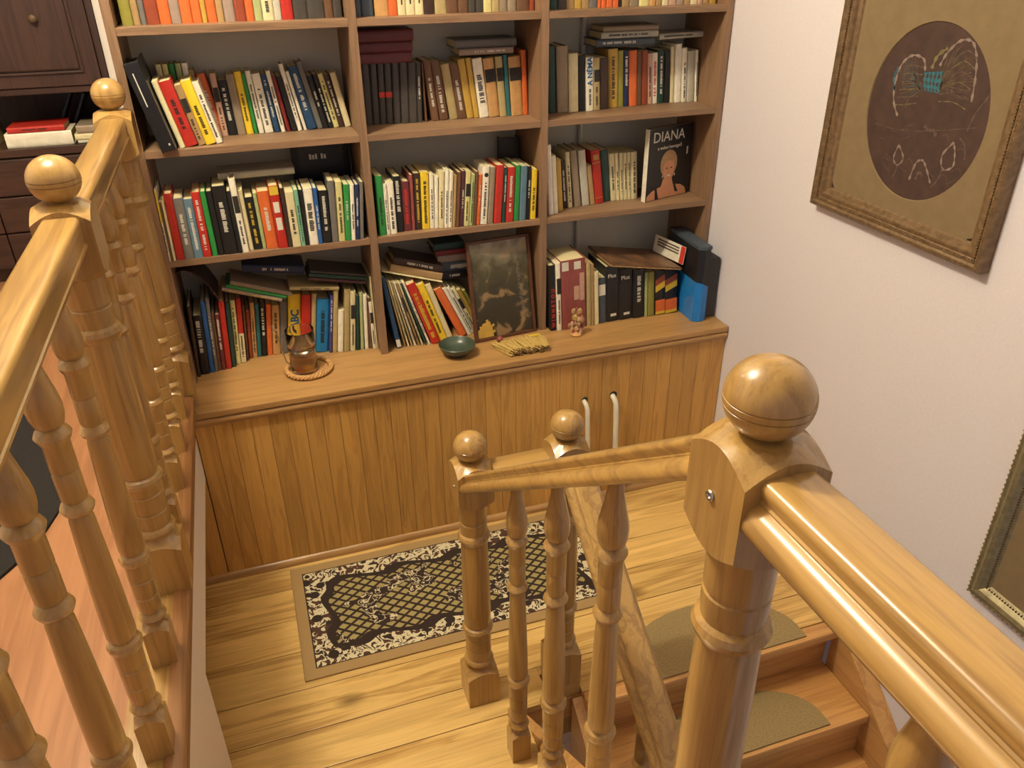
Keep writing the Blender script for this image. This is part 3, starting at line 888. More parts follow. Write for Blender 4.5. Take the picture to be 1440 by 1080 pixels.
def build_book(name, w, d, h, colour, style, off, rng, soft):
    me = cover_mesh(w, d, h, off)
    o = link(name, me, 'cover_' + colour)
    t = min(0.0022, w * 0.18); m = 0.001 if soft else 0.004
    bm = bmesh.new(); box_bm(bm, off + t, off + w - t, 0.0055, d - m, m, h - m)
    link('pages', bm_mesh('pages', bm), 'pages', o)
    def ink(quads, mat, y=-0.0005, nm='spine_lettering'):
        if quads: link(nm, quad_list(quads, y, off), mat, o)
    if style == 't': ink(letters(w, h, rng.uniform(.06, .25), rng.uniform(.6, .9), rng), 'ink_dark')
    elif style == 'T': ink(letters(w, h, .25, .72, rng, .55), 'ink_dark')
    elif style == 'w': ink(letters(w, h, rng.uniform(.1, .4), rng.uniform(.65, .9), rng), 'ink_white')
    elif style == 'W': ink(letters(w, h, .38, .92, rng, .45), 'ink_white')
    elif style == 'y':
        if colour in ('white', 'red'): ink([(w * .04, w * .96, h * (.55 if colour == 'white' else .86), h * .995)], 'ink_yellow', nm='cover_band')
        if colour == 'red': ink([(w * .2, w * .8, h * .3, h * .5), (w * .2, w * .8, h * .58, h * .75)], 'ink_white', nm='title_block')
        else: ink(letters(w, h, .12, .5 if colour == 'white' else .9, rng), 'ink_dark' if colour == 'white' else 'ink_yellow')
    elif style == 'r': ink(letters(w, h, .15, .85, rng, .4), 'ink_red')
    elif style == 'g': ink(letters(w, h, .1, .85, rng, .45), 'ink_yellow')
    elif style == 'R': ink([(0.0008, w - .0008, h * .44, h * .53)], 'ink_red', nm='cover_band')
    elif style == 'B': ink([(0.0008, w - .0008, h * .60, h * .82)], 'ink_dark', nm='cover_band')
    elif style == 'k':
        ink([(w * .08, w * .92, h * .55, h * .78)], 'ink_dark', nm='cover_picture'); ink(letters(w, h, .1, .45, rng), 'ink_dark')
    elif style == 'd': ink([(w * .42, w * .58, h * .14, h * .30)], 'ink_dark', nm='volume_number')
    elif style == 'H':
        ink([(w * .03, w * .97, h * .005, h * .47)], 'cover_cream', nm='cover_band'); ink(letters(w, h, .08, .42, rng), 'ink_dark', -0.0009)
    elif style == 'K': ink([(w * (.30 + .05 * q_), w * (.335 + .05 * q_), h * .80, h * (.86 - .01 * (q_ % 2))) for q_ in range(6) if q_ != 3], 'ink_white')
    elif style == 'L': ink([(w * .1, w * .9, h * .62, h * .86)] if h < .22 else [(w * .08, w * .92, h * .02, h * .13)], 'ink_white', nm='paper_label')
    elif style == 'G': ink([(w * .03, w * .97, h * .10, h * .115), (w * .03, w * .97, h * .76, h * .78), (w * .2, w * .8, h * .82, h * .92)], 'ink_gold', nm='gold_bands')
    elif style == 'c':
        ink(letters(w, h, .1, .72, rng, .3), 'ink_dark')
        link('emblem', lathe_mesh('emblem', [(0.0001, 0), (w * .3, 0), (w * .3, 0.0004), (0.0001, 0.0004)], 20), 'ink_dark', o, (off + w / 2, -0.0004, h * .86), (math.pi / 2, 0, 0))
    elif style in 'ANMP':
        s, sz, mt, zz = {'A': ('ABC', w * .86, 'ink_blue', .42), 'N': ('A NÉMA', w * .92, 'ink_blue', .48), 'M': ('WINNETOU', w * .80, 'ink_red', .05), 'P': ('Plus', w * .40, 'ink_white', .80)}[style]
        me_t = text_mesh('title', s, sz, bold=sz * {'A': 0.035, 'N': 0.03, 'M': 0.03, 'P': 0.01}[style], space={'M': 1.75}.get(style, 1.0))
        if style == 'P': link('title', me_t, mt, o, (off + w * .12, -0.0006, h * zz), (math.pi / 2, 0, 0))
        else: link('title', me_t, mt, o, (off + w * .80, -0.0006, h * zz), (math.pi / 2, -math.pi / 2, 0))
        if style == 'A': ink(letters(w, h, .08, .34, rng, .4), 'ink_dark')
        if style == 'N': ink(letters(w, h, .06, .4, rng, .3), 'ink_dark')
        if style == 'P': ink([(w * .3, w * .75, h * .09, h * .14)], 'ink_white', nm='emblem')
    elif style == 'F':
        ink([(0.0005, w - .0005, h * .01, h * .08)], 'ink_yellow', nm='print_yellow')
        ink([(0.0005, w - .0005, h * .08, h * .34)], 'cover_orange', nm='print_orange')
        for nm, mt, z in (('print_yellow', 'ink_yellow', .52), ('print_red', 'cover_rust', .66)):
            v = [(off + .0005, -.0005, h * z), (off + w - .0005, -.0005, h * (z + .10)), (off + w - .0005, -.0005, h * (z + .25)), (off + .0005, -.0005, h * (z + .14))]
            link(nm, pydata(nm, v, [(0, 1, 2, 3)]), mt, o)
    elif style == 'V':
        ink([(w * .03, w * .30, h * .86, h * .985), (w * .52, w * .8, h * .86, h * .97)], 'ink_white', nm='white_panels')
        ink([(w * .74, w * .93, h * .40, h * .80), (w * .5, w * .72, h * .42, h * .62)], 'cover_pink', nm='pale_print')
    return o
SDESC = dict(p='', g=' with yellow lettering', t=' with dark lettering', T=' with bold lettering', w=' with white lettering', W=' with bright lettering', y=' with yellow print', r=' with red lettering', R=' with red band',
             B=' with dark band', k=' with dark picture', d=' with a number', H=' with cream base', L=' with paper label', G=' with gold bands', c=' with round emblem', A=' with blue title',
             N=' with blue title', M=' with red title', P=' with white title', F=' with flame print', V=' with white panels')
n_books = 0
for (row, bay), txt in BOOKS.items():
    z = {1: SH[2], 2: SH[1], 3: SH[0], 4: 0.0}[row]
    for i, ln in enumerate(txt.strip().split('\n')):
        a = ln.split(); x0, w, y, h, lean = map(float, a[:5]); colour, style = a[5], a[6]
        rng = random.Random(row * 1000 + bay * 100 + i)
        d = min(rng.uniform(0.115, 0.135), 0.238 - y)
        if row == 4: d = min(rng.uniform(0.15, 0.19), 0.23 - y)
        th = math.radians(lean)
        if lean >= 0: off, px = 0.0, x0
        else: off, px = -w, x0 + w / math.cos(th)
        o = build_book('book', w, d, h, colour, style, off, rng, h < 0.2)
        o.location = (px, y, z + 0.0003); o.rotation_euler = (0, -th, 0)
        tag(o, '%s book%s, %s from balustrade side, %s, %s' % (WORDS.get(colour, colour), SDESC[style], ORD[i], ROWN[row], BAYN[bay]), 'book',
            'books %s in the %s' % ('on the ' + ROWN[row] if row < 4 else ROWN[4], BAYN[bay]))
        n_books += 1

# books lying flat or slanting on top of the rows
def lying(x0, x1, y, z, thick, depth, tilt, colour, label, style='p', group='books lying on top of the rows', rng=random.Random(5), rz=0.0):
    o = build_book('book', thick, depth, x1 - x0, colour, style, 0.0, rng, False)
    t = math.radians(tilt)
    o.location = (x0 + thick * math.sin(t), y, z + thick * math.cos(t)); o.rotation_euler = (0, math.pi / 2 + t, rz)
    return tag(o, label, 'book', group)
# middle bay, second shelf above ledge
for k, (th, c) in enumerate(((0.032, 'maroon'), (0.030, 'maroon'), (0.034, 'maroon'))):
    z = 0.9490 + sum((0.032, 0.030, 0.034)[:k]) + 0.0006 * k
    lying(0.030, 0.197 + 0.004 * k, 0.128, z, th, 0.108, 0, 'maroon', '%s of three dark red volumes lying stacked beside the divider, second shelf, middle bay' % ('lowest', 'middle one', 'topmost')[k])
lying(0.350, 0.535, 0.122, 0.9605, 0.020, 0.115, 0, 'mauve', 'mauve-grey book lying flat under another above the mustard books, middle bay', 'w')
lying(0.338, 0.548, 0.130, 0.981, 0.026, 0.108, 0, 'grey', 'thicker grey book lying on the mauve-grey one, middle bay')
# wall bay, second shelf above ledge
lying(0.832, 1.050, 0.122, 0.9640, 0.024, 0.115, 0, 'slate', 'grey-green book, lowest of three lying above the mustard book, wall bay', 'w')
lying(0.850, 1.066, 0.126, 0.9886, 0.021, 0.112, 0, 'lightgrey', 'light grey book, middle of three lying above the mustard book, wall bay', 't')
lying(0.858, 1.066, 0.130, 1.0102, 0.018, 0.108, 0, 'taupe', 'taupe book, topmost of three lying above the mustard book, wall bay')
lying(1.072, 1.244, 0.128, 0.9775, 0.019, 0.110, -1.0, 'lightgrey', 'grey book lying on the white books near the wall-side upright', 't')
# balustrade bay, first shelf above ledge
lying(-0.449, -0.217, 0.085, 0.6420, 0.021, 0.11, 0.0, 'lightgrey', 'pale grey book lying across the tops of black spines, balustrade bay', 'p')
# ledge row, balustrade bay: slanting heap
def slant(x0, z0, tilt, items):
    t = math.radians(tilt); n = 0.0
    for y, th, ln, sh, c, label, st in items:
        x = x0 + n * math.sin(t) + sh * math.cos(t); z_ = z0 + n * math.cos(t) - sh * math.sin(t)
        lying(x, x + ln, y, z_, th, 0.12, tilt, c, label, st); n += th + 0.0006
slant(-0.505, 0.286, 20, [(0.072, 0.013, 0.195, 0.0, 'mauve', 'slanting thin mauve book at the bottom of the heap, ledge row, balustrade bay', 'y'),
    (0.074, 0.011, 0.195, 0.012, 'green', 'slanting thin green book in the heap, ledge row, balustrade bay', 'p'),
    (0.076, 0.015, 0.200, 0.022, 'taupe', 'slanting taupe book on top of the heap, ledge row, balustrade bay', 'p')])
slant(-0.290, 0.258, 8, [(0.070, 0.013, 0.165, 0.0, 'khaki', 'slanting khaki book above the yellow one, ledge row, balustrade bay', 't')])
slant(-0.225, 0.286, 12, [(0.070, 0.010, 0.195, 0.0, 'plum', 'slanting plum book near the divider, ledge row, balustrade bay', 'p'),
    (0.072, 0.014, 0.195, 0.002, 'darkgreen', 'slanting dark green book near the divider, ledge row, balustrade bay', 'p'),
    (0.074, 0.009, 0.190, 0.006, 'charcoal', 'slanting charcoal book topmost near the divider, ledge row, balustrade bay', 'p')])
slant(-0.430, 0.330, 9, [(0.100, 0.028, 0.20, 0.0, 'navy', 'slanting thick dark book behind the taupe one, ledge row, balustrade bay', 'w')])
# ledge row, middle bay
slant(0.024, 0.290, 18, [(0.050, 0.004, 0.222, 0.0, 'cream', 'thin cream board slanting down from the divider, ledge row, middle bay', 'p'),
    (0.058, 0.026, 0.190, 0.028, 'tan', 'thick tan book slanting on the cream board, ledge row, middle bay', 'p'),
    (0.062, 0.026, 0.180, 0.034, 'darkbrown', 'dark brown book slanting on top of the tan one, ledge row, middle bay', 'w')])
stk = [('black', 0.030, 'lowest', 'w'), ('slate', 0.036, 'second', 'W'), ('mauve', 0.026, 'third', 'p'), ('darkred', 0.020, 'fourth', 'p'), ('darkgreen', 0.027, 'topmost', 'p')]
z = 0.2055
for k, (c, th, nm, st) in enumerate(stk):
    lying(0.248 - 0.006 * k, 0.352 - 0.004 * k, 0.108, z, th, 0.11, 0, c, '%s %s book of the stack lying behind the framed picture, %s' % (nm, WORDS.get(c, c), 'middle bay'), st)
    z += th + 0.0005

# second file of books standing behind the leaning ones, and single large books
def standing(x, y, z, w, d, h, lean, colour, label, style='p', rz=0.0, group=None):
    o = build_book('book', w, d, h, colour, style, 0.0, random.Random(int(abs(x) * 1e4)), False)
    o.location = (x, y, z + 0.0003); o.rotation_euler = (0, -math.radians(lean), rz)
    return tag(o, label, 'book', group)
for k, (x, c, nm) in enumerate(((-0.566, 'cream', 'cream'), (-0.548, 'paleyellow', 'pale yellow'), (-0.530, 'green', 'green'), (-0.512, 'palegreen', 'pale green'), (-0.494, 'white', 'white'))):
    standing(x, 0.150, SH[1], 0.016, 0.085, 0.215, 0, c, '%s book standing behind the leaning red book on the second shelf, balustrade bay' % nm, group='books in the back file behind the leaning ones')
standing(-0.215, 0.190, SH[0], 0.190, 0.020, 0.285, 0, 'black', 'large black book facing out behind the row, first shelf, balustrade bay', 'K')
standing(-0.431, 0.160, SH[1], 0.026, 0.075, 0.182, 9, 'orange', 'orange book leaning behind the white one, second shelf, balustrade bay', 'w')
standing(-0.456, 0.155, SH[1], 0.022, 0.080, 0.194, 9, 'tan', 'tan book leaning behind the yellow and white ones, second shelf, balustrade bay')
standing(0.505, 0.190, SH[0], 0.070, 0.040, 0.245, 0, 'charcoal', 'dark book standing behind the yellow one, first shelf, middle bay')

# big black ring binder leaning on the bookcase end, second shelf
bd = empty('ring_binder', (-0.577, -0.045, SH[1] + 0.0004), (0, -math.radians(12.0), 0))
tag(bd, 'tall black ring binder leaning on the second shelf beside the gallery newel', 'binder')
bm = bmesh.new(); box_bm(bm, -0.004, 0.0, 0.004, 0.19, 0, 0.245, 0.0012); link('binder_cover', bm_mesh('binder_cover', bm), 'black_plastic', bd)
bm = bmesh.new(); box_bm(bm, 0.032, 0.036, 0.004, 0.19, 0.001, 0.248, 0.0012); link('binder_cover', bm_mesh('binder_cover', bm), 'black_plastic', bd)
bm = bmesh.new(); box_bm(bm, -0.004, 0.036, 0.0, 0.006, 0.003, 0.247, 0.002); link('binder_spine', bm_mesh('binder_spine', bm), 'black_plastic', bd)
bm = bmesh.new(); box_bm(bm, 0.002, 0.030, 0.01, 0.18, 0.010, 0.24); link('pages', bm_mesh('pages', bm), 'dark_grey_card', bd)
link('label', quad_list([(0.010, 0.013, 0.13, 0.22)], -0.0006), 'ink_white', bd)
link('rivet', quad_list([(0.022, 0.027, 0.018, 0.024)], -0.0006), 'ink_white', bd)

# glossy book with the portrait cover, facing out
dn = empty('portrait_book', (1.020, 0.050, SH[0] + 0.0004), (0, 0, math.radians(17)))
tag(dn, 'glossy black book facing out with a fair-haired woman on its cover, first shelf above ledge', 'book')
PWD, PH = 0.222, 0.262
bm = bmesh.new(); box_bm(bm, 0, PWD, 0, 0.0015, 0, PH); link('front_cover', bm_mesh('front_cover', bm), 'cover_black', dn)
bm = bmesh.new(); box_bm(bm, 0.0012, PWD - 0.002, 0.0016, 0.018, 0.002, PH - 0.002); link('pages', bm_mesh('pages', bm), 'pages', dn)
bm = bmesh.new(); box_bm(bm, 0, PWD, 0.0182, 0.0200, 0, PH); link('back_cover', bm_mesh('back_cover', bm), 'cover_black', dn)
bm = bmesh.new(); box_bm(bm, -0.0018, 0.0, 0, 0.020, 0, PH); link('spine', bm_mesh('spine', bm), 'cover_white', dn)
link('title', text_mesh('title', 'DIANA', 0.052), 'ink_white', dn, (0.018, -0.0005, PH - 0.050), (math.pi / 2, 0, 0))
link('subtitle', text_mesh('subtitle', 'a walesi hercegnő', 0.017), 'ink_white', dn, (0.045, -0.0005, PH - 0.078), (math.pi / 2, 0, 0))
def flat(name, pts, y, mat, parent):
    v = [(x, y, z) for x, z in pts]
    return link(name, pydata(name, v, [tuple(range(len(v)))]), mat, parent)
def ell(cx, cz, a, b, n=28, a0=0, a1=360):
    return [(cx + a * math.cos(math.radians(a0 + (a1 - a0) * i / n)), cz + b * math.sin(math.radians(a0 + (a1 - a0) * i / n))) for i in range(n + (0 if a1 - a0 == 360 else 1))]
flat('printed_shoulders', [(0.004, 0.002), (0.006, 0.020), (0.030, 0.036), (0.075, 0.047), (0.085, 0.075), (0.128, 0.075), (0.138, 0.047), (0.180, 0.040), (0.205, 0.024), (0.212, 0.002)], -0.0004, 'skin', dn)
flat('printed_strap', [(0.048, 0.002), (0.044, 0.040), (0.054, 0.043), (0.066, 0.002)], -0.0007, 'cover_black', dn)
flat('printed_strap', [(0.150, 0.018), (0.140, 0.046), (0.150, 0.046), (0.168, 0.014)], -0.0007, 'cover_black', dn)
flat('printed_hair', ell(0.108, 0.128, 0.043, 0.050), -0.0006, 'blond', dn)
flat('printed_face', ell(0.110, 0.105, 0.029, 0.042), -0.0009, 'skin', dn)
flat('printed_fringe', [(0.074, 0.118), (0.078, 0.150), (0.108, 0.168), (0.140, 0.148), (0.142, 0.120), (0.134, 0.132), (0.110, 0.140), (0.090, 0.130)], -0.0011, 'blond', dn)
for ex in (0.099, 0.122): flat('printed_eye', ell(ex, 0.112, 0.006, 0.0022, 12), -0.0013, 'ink_dark', dn)
flat('printed_mouth', ell(0.111, 0.084, 0.009, 0.0032, 12), -0.0013, 'ink_white', dn)
for ex in (0.079, 0.141): flat('printed_earring', ell(ex, 0.084, 0.0025, 0.006, 10), -0.0013, 'ink_white', dn)
flat('side_print', [(0.196, 0.150), (0.203, 0.152), (0.203, 0.180), (0.196, 0.178)], -0.0006, 'ink_white', dn)

# framed picture puzzle leaning in the middle bay: plain stand-in print, same size and colours
fr = empty('framed_picture', (0.330, -0.028, 0.0004), (math.radians(-10.5), 0, math.radians(5.5)))
tag(fr, 'brown-framed dark painting leaning against the books on the ledge, yellow jigsaw piece in corner', 'picture')
FW, FH, FT = 0.245, 0.368, 0.011
for nm, q in (('frame_side', (0, FT, 0, 0.016, 0, FH)), ('frame_side', (FW - FT, FW, 0, 0.016, 0, FH)), ('frame_side', (FT, FW - FT, 0, 0.016, 0, FT)), ('frame_side', (FT, FW - FT, 0, 0.016, FH - FT, FH))):
    bm = bmesh.new(); box_bm(bm, *q, 0.002); link(nm, bm_mesh(nm, bm), 'frame_brown', fr)
m, nt, b = new_mat('dim_landscape_print')
tc = N(nt, 'ShaderNodeTexCoord'); sp = N(nt, 'ShaderNodeSeparateXYZ'); nt.links.new(tc.outputs['Object'], sp.inputs[0])
no = N(nt, 'ShaderNodeTexNoise'); no.inputs['Scale'].default_value = 17; no.inputs['Detail'].default_value = 5; no.inputs['Distortion'].default_value = 0.6; nt.links.new(tc.outputs['Object'], no.inputs['Vector'])
hgt = mathn(nt, 'ADD', sp.outputs[2], mathn(nt, 'MULTIPLY', mathn(nt, 'SUBTRACT', no.outputs[0], 0.5), 0.30))
col = ramp(nt, hgt, [(0.0, rgb('#332a1e')), (0.16, rgb('#3a3526')), (0.24, rgb('#4b4630')), (0.31, rgb('#7a735f')), (0.38, rgb('#a39c8a'))])
pat = ramp(nt, no.outputs[0], [(0.56, (0, 0, 0, 1)), (0.64, (1, 1, 1, 1))])
nt.links.new(mixc(nt, mathn(nt, 'MULTIPLY', pat, 0.7), col, rgb('#9c7f55')), b.inputs['Base Color'])
b.inputs['Roughness'].default_value = 0.35
bm = bmesh.new(); box_bm(bm, FT, FW - FT, 0.008, 0.014, FT, FH - FT); link('print', bm_mesh('print', bm), m, fr)
jig = [(0.0, 0.0), (0.062, 0.0), (0.060, 0.014), (0.068, 0.013), (0.068, 0.024), (0.058, 0.022), (0.058, 0.036), (0.068, 0.040), (0.064, 0.048), (0.054, 0.042), (0.050, 0.058), (0.044, 0.058), (0.044, 0.066), (0.034, 0.064), (0.036, 0.056), (0.020, 0.052), (0.018, 0.044), (0.008, 0.044), (0.010, 0.034), (0.0, 0.030)]
link('jigsaw_piece', poly_prism('jigsaw_piece', [(x + 0.014, z + 0.013) for x, z in jig], 0.0012, lambda u, v, w: Vector((u, 0.0060 + w, v))), 'cover_mustard', fr)
q = []
rng = random.Random(3)
zz = 0.085
while zz < 0.315:
    s = rng.uniform(0.003, 0.007); q.append((0.196 + rng.uniform(-0.006, 0.003) - (zz - 0.085) * 0.05, 0.202 + rng.uniform(-0.002, 0.006) - (zz - 0.085) * 0.05, zz, zz + s * 0.45)); zz += s
link('handwriting', quad_list(q, 0.0062), 'chalk_white', fr)

# green bowl, straw bundle, glass on its wicker ring
bowl = [(0.0001, 0.003), (0.026, 0.003), (0.030, 0.0), (0.033, 0.002), (0.036, 0.008), (0.050, 0.017), (0.060, 0.028), (0.064, 0.038), (0.0655, 0.042), (0.064, 0.0435), (0.0615, 0.041), (0.056, 0.030), (0.044, 0.020), (0.028, 0.014), (0.0001, 0.013)]
tag(link('bowl', auto_smooth(lathe_mesh('bowl', bowl, 48), 0.9), 'bronze_green', None, (0.243, -0.090, 0.0004)), 'small dark green shallow bowl on the ledge before the slanting books', 'bowl')
sb = empty('straw_bundle', (0.490, -0.108, 0.0005))
tag(sb, 'flat bundle of dried yellow straw on the ledge before the framed picture', 'straw bundle')
rng = random.Random(11)
bm = bmesh.new(); be = bmesh.new()
for k in range(170):
    t = rng.random(); lay = k // 60
    xa = -0.076 + 0.146 * t; ang = math.radians(rng.uniform(-5, 5) - 24 + 30 * t)
    L0 = 0.112 + rng.uniform(-0.03, 0.010) - 0.010 * lay; wd = rng.uniform(0.0016, 0.0030)
    M = Matrix.Translation((xa, -0.060 + rng.uniform(-0.008, 0.008), 0.003 + 0.0060 * lay + rng.uniform(0, 0.005))) @ Matrix.Rotation(-ang, 4, 'Z') @ Matrix.Rotation(rng.uniform(-0.04, 0.06), 4, 'X')
    box_bm(bm, -wd, wd, 0, L0, -0.0016, 0.0016, 0, M)
    if k % 2: box_bm(be, -wd * 1.05, wd * 1.05, -0.004, 0.006, -0.0020, 0.0020, 0, M)
box_bm(bm, -0.078, 0.068, -0.050, 0.040, 0.0002, 0.006)
tag(link('straw_stalks', bm_mesh('straw_stalks', bm), 'straw', sb), kind='stuff')
tag(link('straw_ends', bm_mesh('straw_ends', be), 'straw_end', sb), kind='stuff')
bm = bmesh.new(); box_bm(bm, 0.030, 0.070, 0.035, 0.050, 0.014, 0.019, 0.002); link('binding', bm_mesh('binding', bm), 'ink_yellow', sb)
fl = bmesh.new()
bmesh.ops.create_icosphere(fl, subdivisions=2, radius=0.012, matrix=Matrix.Translation((-0.078, 0.052, 0.016)))
link('dried_flower', bm_mesh('dried_flower', fl), 'cover_rose', sb)

m, nt, b = new_mat('glass')
b.inputs['Base Color'].default_value = (0.98, 0.96, 0.90, 1); b.inputs['Transmission Weight'].default_value = 1.0
b.inputs['Roughness'].default_value = 0.03; b.inputs['IOR'].default_value = 1.45
m, nt, b = new_mat('amber_tea')
b.inputs['Base Color'].default_value = rgb('#c99a66'); b.inputs['Transmission Weight'].default_value = 0.85
b.inputs['Roughness'].default_value = 0.08; b.inputs['IOR'].default_value = 1.33
gl = empty('glass_jar', (-0.283, -0.036, 0.0075))
tag(gl, 'clear glass jar with brown contents and wire handle, on the wicker ring', 'jar')
out = [(0.0001, 0.0), (0.040, 0.0), (0.044, 0.004), (0.045, 0.012), (0.0455, 0.070), (0.043, 0.082), (0.0425, 0.092), (0.047, 0.100), (0.0475, 0.150), (0.0470, 0.152), (0.0455, 0.150), (0.0450, 0.102), (0.0405, 0.093), (0.0410, 0.082), (0.0435, 0.069), (0.0430, 0.014), (0.0400, 0.0065), (0.0001, 0.006)]
link('body', auto_smooth(lathe_mesh('body', out, 48), 0.9), 'glass', gl)
link('contents', auto_smooth(lathe_mesh('contents', [(0.0001, 0.0065), (0.0395, 0.0068), (0.0425, 0.0145), (0.0428, 0.064), (0.0001, 0.065)], 40), 0.9), 'amber_tea', gl)
link('handle', tube_mesh('handle', [(-0.044, 0, 0.030), (-0.056, -0.002, 0.040), (-0.062, -0.003, 0.070), (-0.066, -0.003, 0.110), (-0.073, -0.003, 0.150), (-0.086, -0.003, 0.182)], 0.0022, 10), 'chrome', gl)
link('rim_band', auto_smooth(lathe_mesh('rim_band', [(0.0440, 0.080), (0.0465, 0.083), (0.0465, 0.091), (0.0440, 0.094), (0.0432, 0.087)], 40), 0.9), 'glass', gl)
wr = empty('wicker_ring', (-0.270, -0.030, 0.0004))
tag(wr, 'round woven wicker coaster with raised rim under the glass jar', 'coaster')
link('mat_base', auto_smooth(lathe_mesh('mat_base', [(0.0001, 0), (0.072, 0), (0.072, 0.006), (0.0001, 0.006)], 40), 0.8), 'wicker', wr)
for ph in (0, 1, 2):
    pts = []
    for i in range(120):
        a = 2 * math.pi * i / 120; w_ = a * 12 + ph * 2 * math.pi / 3
        pts.append(((0.074 + 0.0055 * math.cos(w_)) * math.cos(a), (0.074 + 0.0055 * math.cos(w_)) * math.sin(a), 0.010 + 0.0050 * math.sin(w_)))
    link('rim_strand', tube_mesh('rim_strand', pts, 0.0045, 7, True), 'wicker', wr)

# wall end of the ledge: blue-covered file, dark box, leaflet, flat board
fb = empty('document_box', (1.186, -0.138, 0.0005), (0, 0, math.radians(-3)))
tag(fb, 'tall black document file with its lower half wrapped in blue plastic, at the ledge end', 'document file')
bm = bmesh.new(); v = [(-.024, 0.012), (0.0, 0.0), (0.024, 0.006), (0.024, 0.26), (-.024, 0.26)]
link('file_body', poly_prism('file_body', v, 0.296, lambda u, w, t: Vector((u, w + 0.003, t))), 'black_plastic', fb)
vv = [(-.026, 0.010), (0.0, -0.003), (0.026, 0.004), (0.026, 0.235), (-.026, 0.235)]
link('blue_wrap', poly_prism('blue_wrap', vv, 0.160, lambda u, w, t: Vector((u, w + 0.0015, t * (1.0 - 0.14 * max(0, (u + 0.01) / 0.036)) + 0.0008))), 'blue_plastic', fb)
link('blue_lid', poly_prism('blue_lid', vv, 0.012, lambda u, w, t: Vector((u, w + 0.0015, 0.286 + t))), 'cover_slate', fb)
tag(box('dark_box', 1.221, 1.268, -0.108, 0.0, 0.0005, 0.240, 'dark_grey_card', None, 0.002), 'plain dark grey box file between the blue-wrapped file and the plastered wall', 'box file')
lf = empty('leaflet', (1.120, 0.145, 0.200), (math.radians(-8), 0, math.radians(-80)))
tag(lf, 'white leaflet with a red end strip wedged behind the flat board', 'leaflet')
bm = bmesh.new(); box_bm(bm, 0, 0.185, 0, 0.0015, 0, 0.068); link('paper', bm_mesh('paper', bm), 'cover_white', lf)
flat('red_strip', [(0.160, 0.001), (0.184, 0.001), (0.184, 0.067), (0.160, 0.067)], -0.0006, 'ink_red', lf)
link('printed_lines', quad_list([(0.02, 0.15, 0.030 + 0.011 * k, 0.036 + 0.011 * k) for k in range(3)], -0.0006), 'chalk_grey', lf)
bo = empty('flat_board', (0.848, -0.050, 0.2420), (0, math.radians(10.0), 0))
tag(bo, 'brown picture board lying slanted across the black volumes on the ledge', 'board')
bm = bmesh.new(); box_bm(bm, 0.0, 0.300, 0.0, 0.22, 0.0, 0.004, 0.001); link('board', bm_mesh('board', bm), 'cover_brown', bo)
bm = bmesh.new(); box_bm(bm, -0.004, 0.295, -0.004, 0.21, -0.0030, -0.0008); link('backing_card', bm_mesh('backing_card', bm), 'cover_tan', bo)
m, nt, b = new_mat('board_print'); tc = N(nt, 'ShaderNodeTexCoord'); no = N(nt, 'ShaderNodeTexNoise'); no.inputs['Scale'].default_value = 14; no.inputs['Detail'].default_value = 4
nt.links.new(tc.outputs['Object'], no.inputs['Vector'])
nt.links.new(ramp(nt, no.outputs[0], [(0.35, rgb('#4c3726')), (0.5, rgb('#735339')), (0.65, rgb('#936640'))]), b.inputs['Base Color']); b.inputs['Roughness'].default_value = 0.4
bm = bmesh.new(); box_bm(bm, 0.006, 0.294, 0.006, 0.214, 0.0042, 0.0046); link('print', bm_mesh('print', bm), m, bo)
# dried ornament in front of the red box book
orn = empty('dried_ornament', (0.700, -0.085, 0.0005))
tag(orn, 'small dried flower ornament standing before the reddish book with white panels', 'ornament')
rng = random.Random(4)
for k in range(40):
    a = rng.uniform(0, 6.28); z0 = rng.uniform(0.012, 0.100); r = rng.uniform(0.004, 0.030) * (1.1 - z0 * 5)
    bm = bmesh.new(); bmesh.ops.create_icosphere(bm, subdivisions=1, radius=rng.uniform(0.006, 0.010), matrix=Matrix.Translation((r * math.cos(a), r * math.sin(a) * 0.6, z0)) @ Matrix.Diagonal((1, 0.7, 1.6, 1)))
    link('petal', bm_mesh('petal', bm), ('cover_rose', 'cover_tan', 'cover_pink', 'straw')[k % 4], orn)
link('foot', auto_smooth(lathe_mesh('foot', [(0.0001, 0), (0.020, 0), (0.022, 0.006), (0.012, 0.014), (0.0001, 0.016)], 20), 0.9), 'wicker', orn)
# black soft folder drooping over the first books of the ledge row
v, f = [], []
pr = [(-0.630, 0.372), (-0.606, 0.378), (-0.582, 0.368), (-0.560, 0.345), (-0.542, 0.318), (-0.528, 0.288), (-0.520, 0.268)]
for s in (0.0, 0.003):
    for y_ in (0.055, 0.22):
        for x_, z_ in pr: v.append((x_ + s * 0.9, y_, z_ + s * 0.6))
n = len(pr)
for s in (0, 1):
    for i in range(n - 1):
        k = s * 2 * n + i; f.append((k, k + 1, n + k + 1, n + k))
for i in range(n - 1):
    f.append((i, i + 1, 2 * n + i + 1, 2 * n + i)); f.append((n + i, n + i + 1, 3 * n + i + 1, 3 * n + i))
f.append((0, n, 3 * n, 2 * n)); f.append((n - 1, 2 * n - 1, 4 * n - 1, 3 * n - 1))
bm = bmesh.new(); m0 = pydata('soft_folder', v, f); bm.from_mesh(m0); bpy.data.meshes.remove(m0)
tag(link('soft_folder', auto_smooth(bm_mesh('soft_folder', bm), 0.9), 'cover_darkbrown'), 'dark soft folder drooping over the first books of the ledge row, balustrade bay', 'folder')

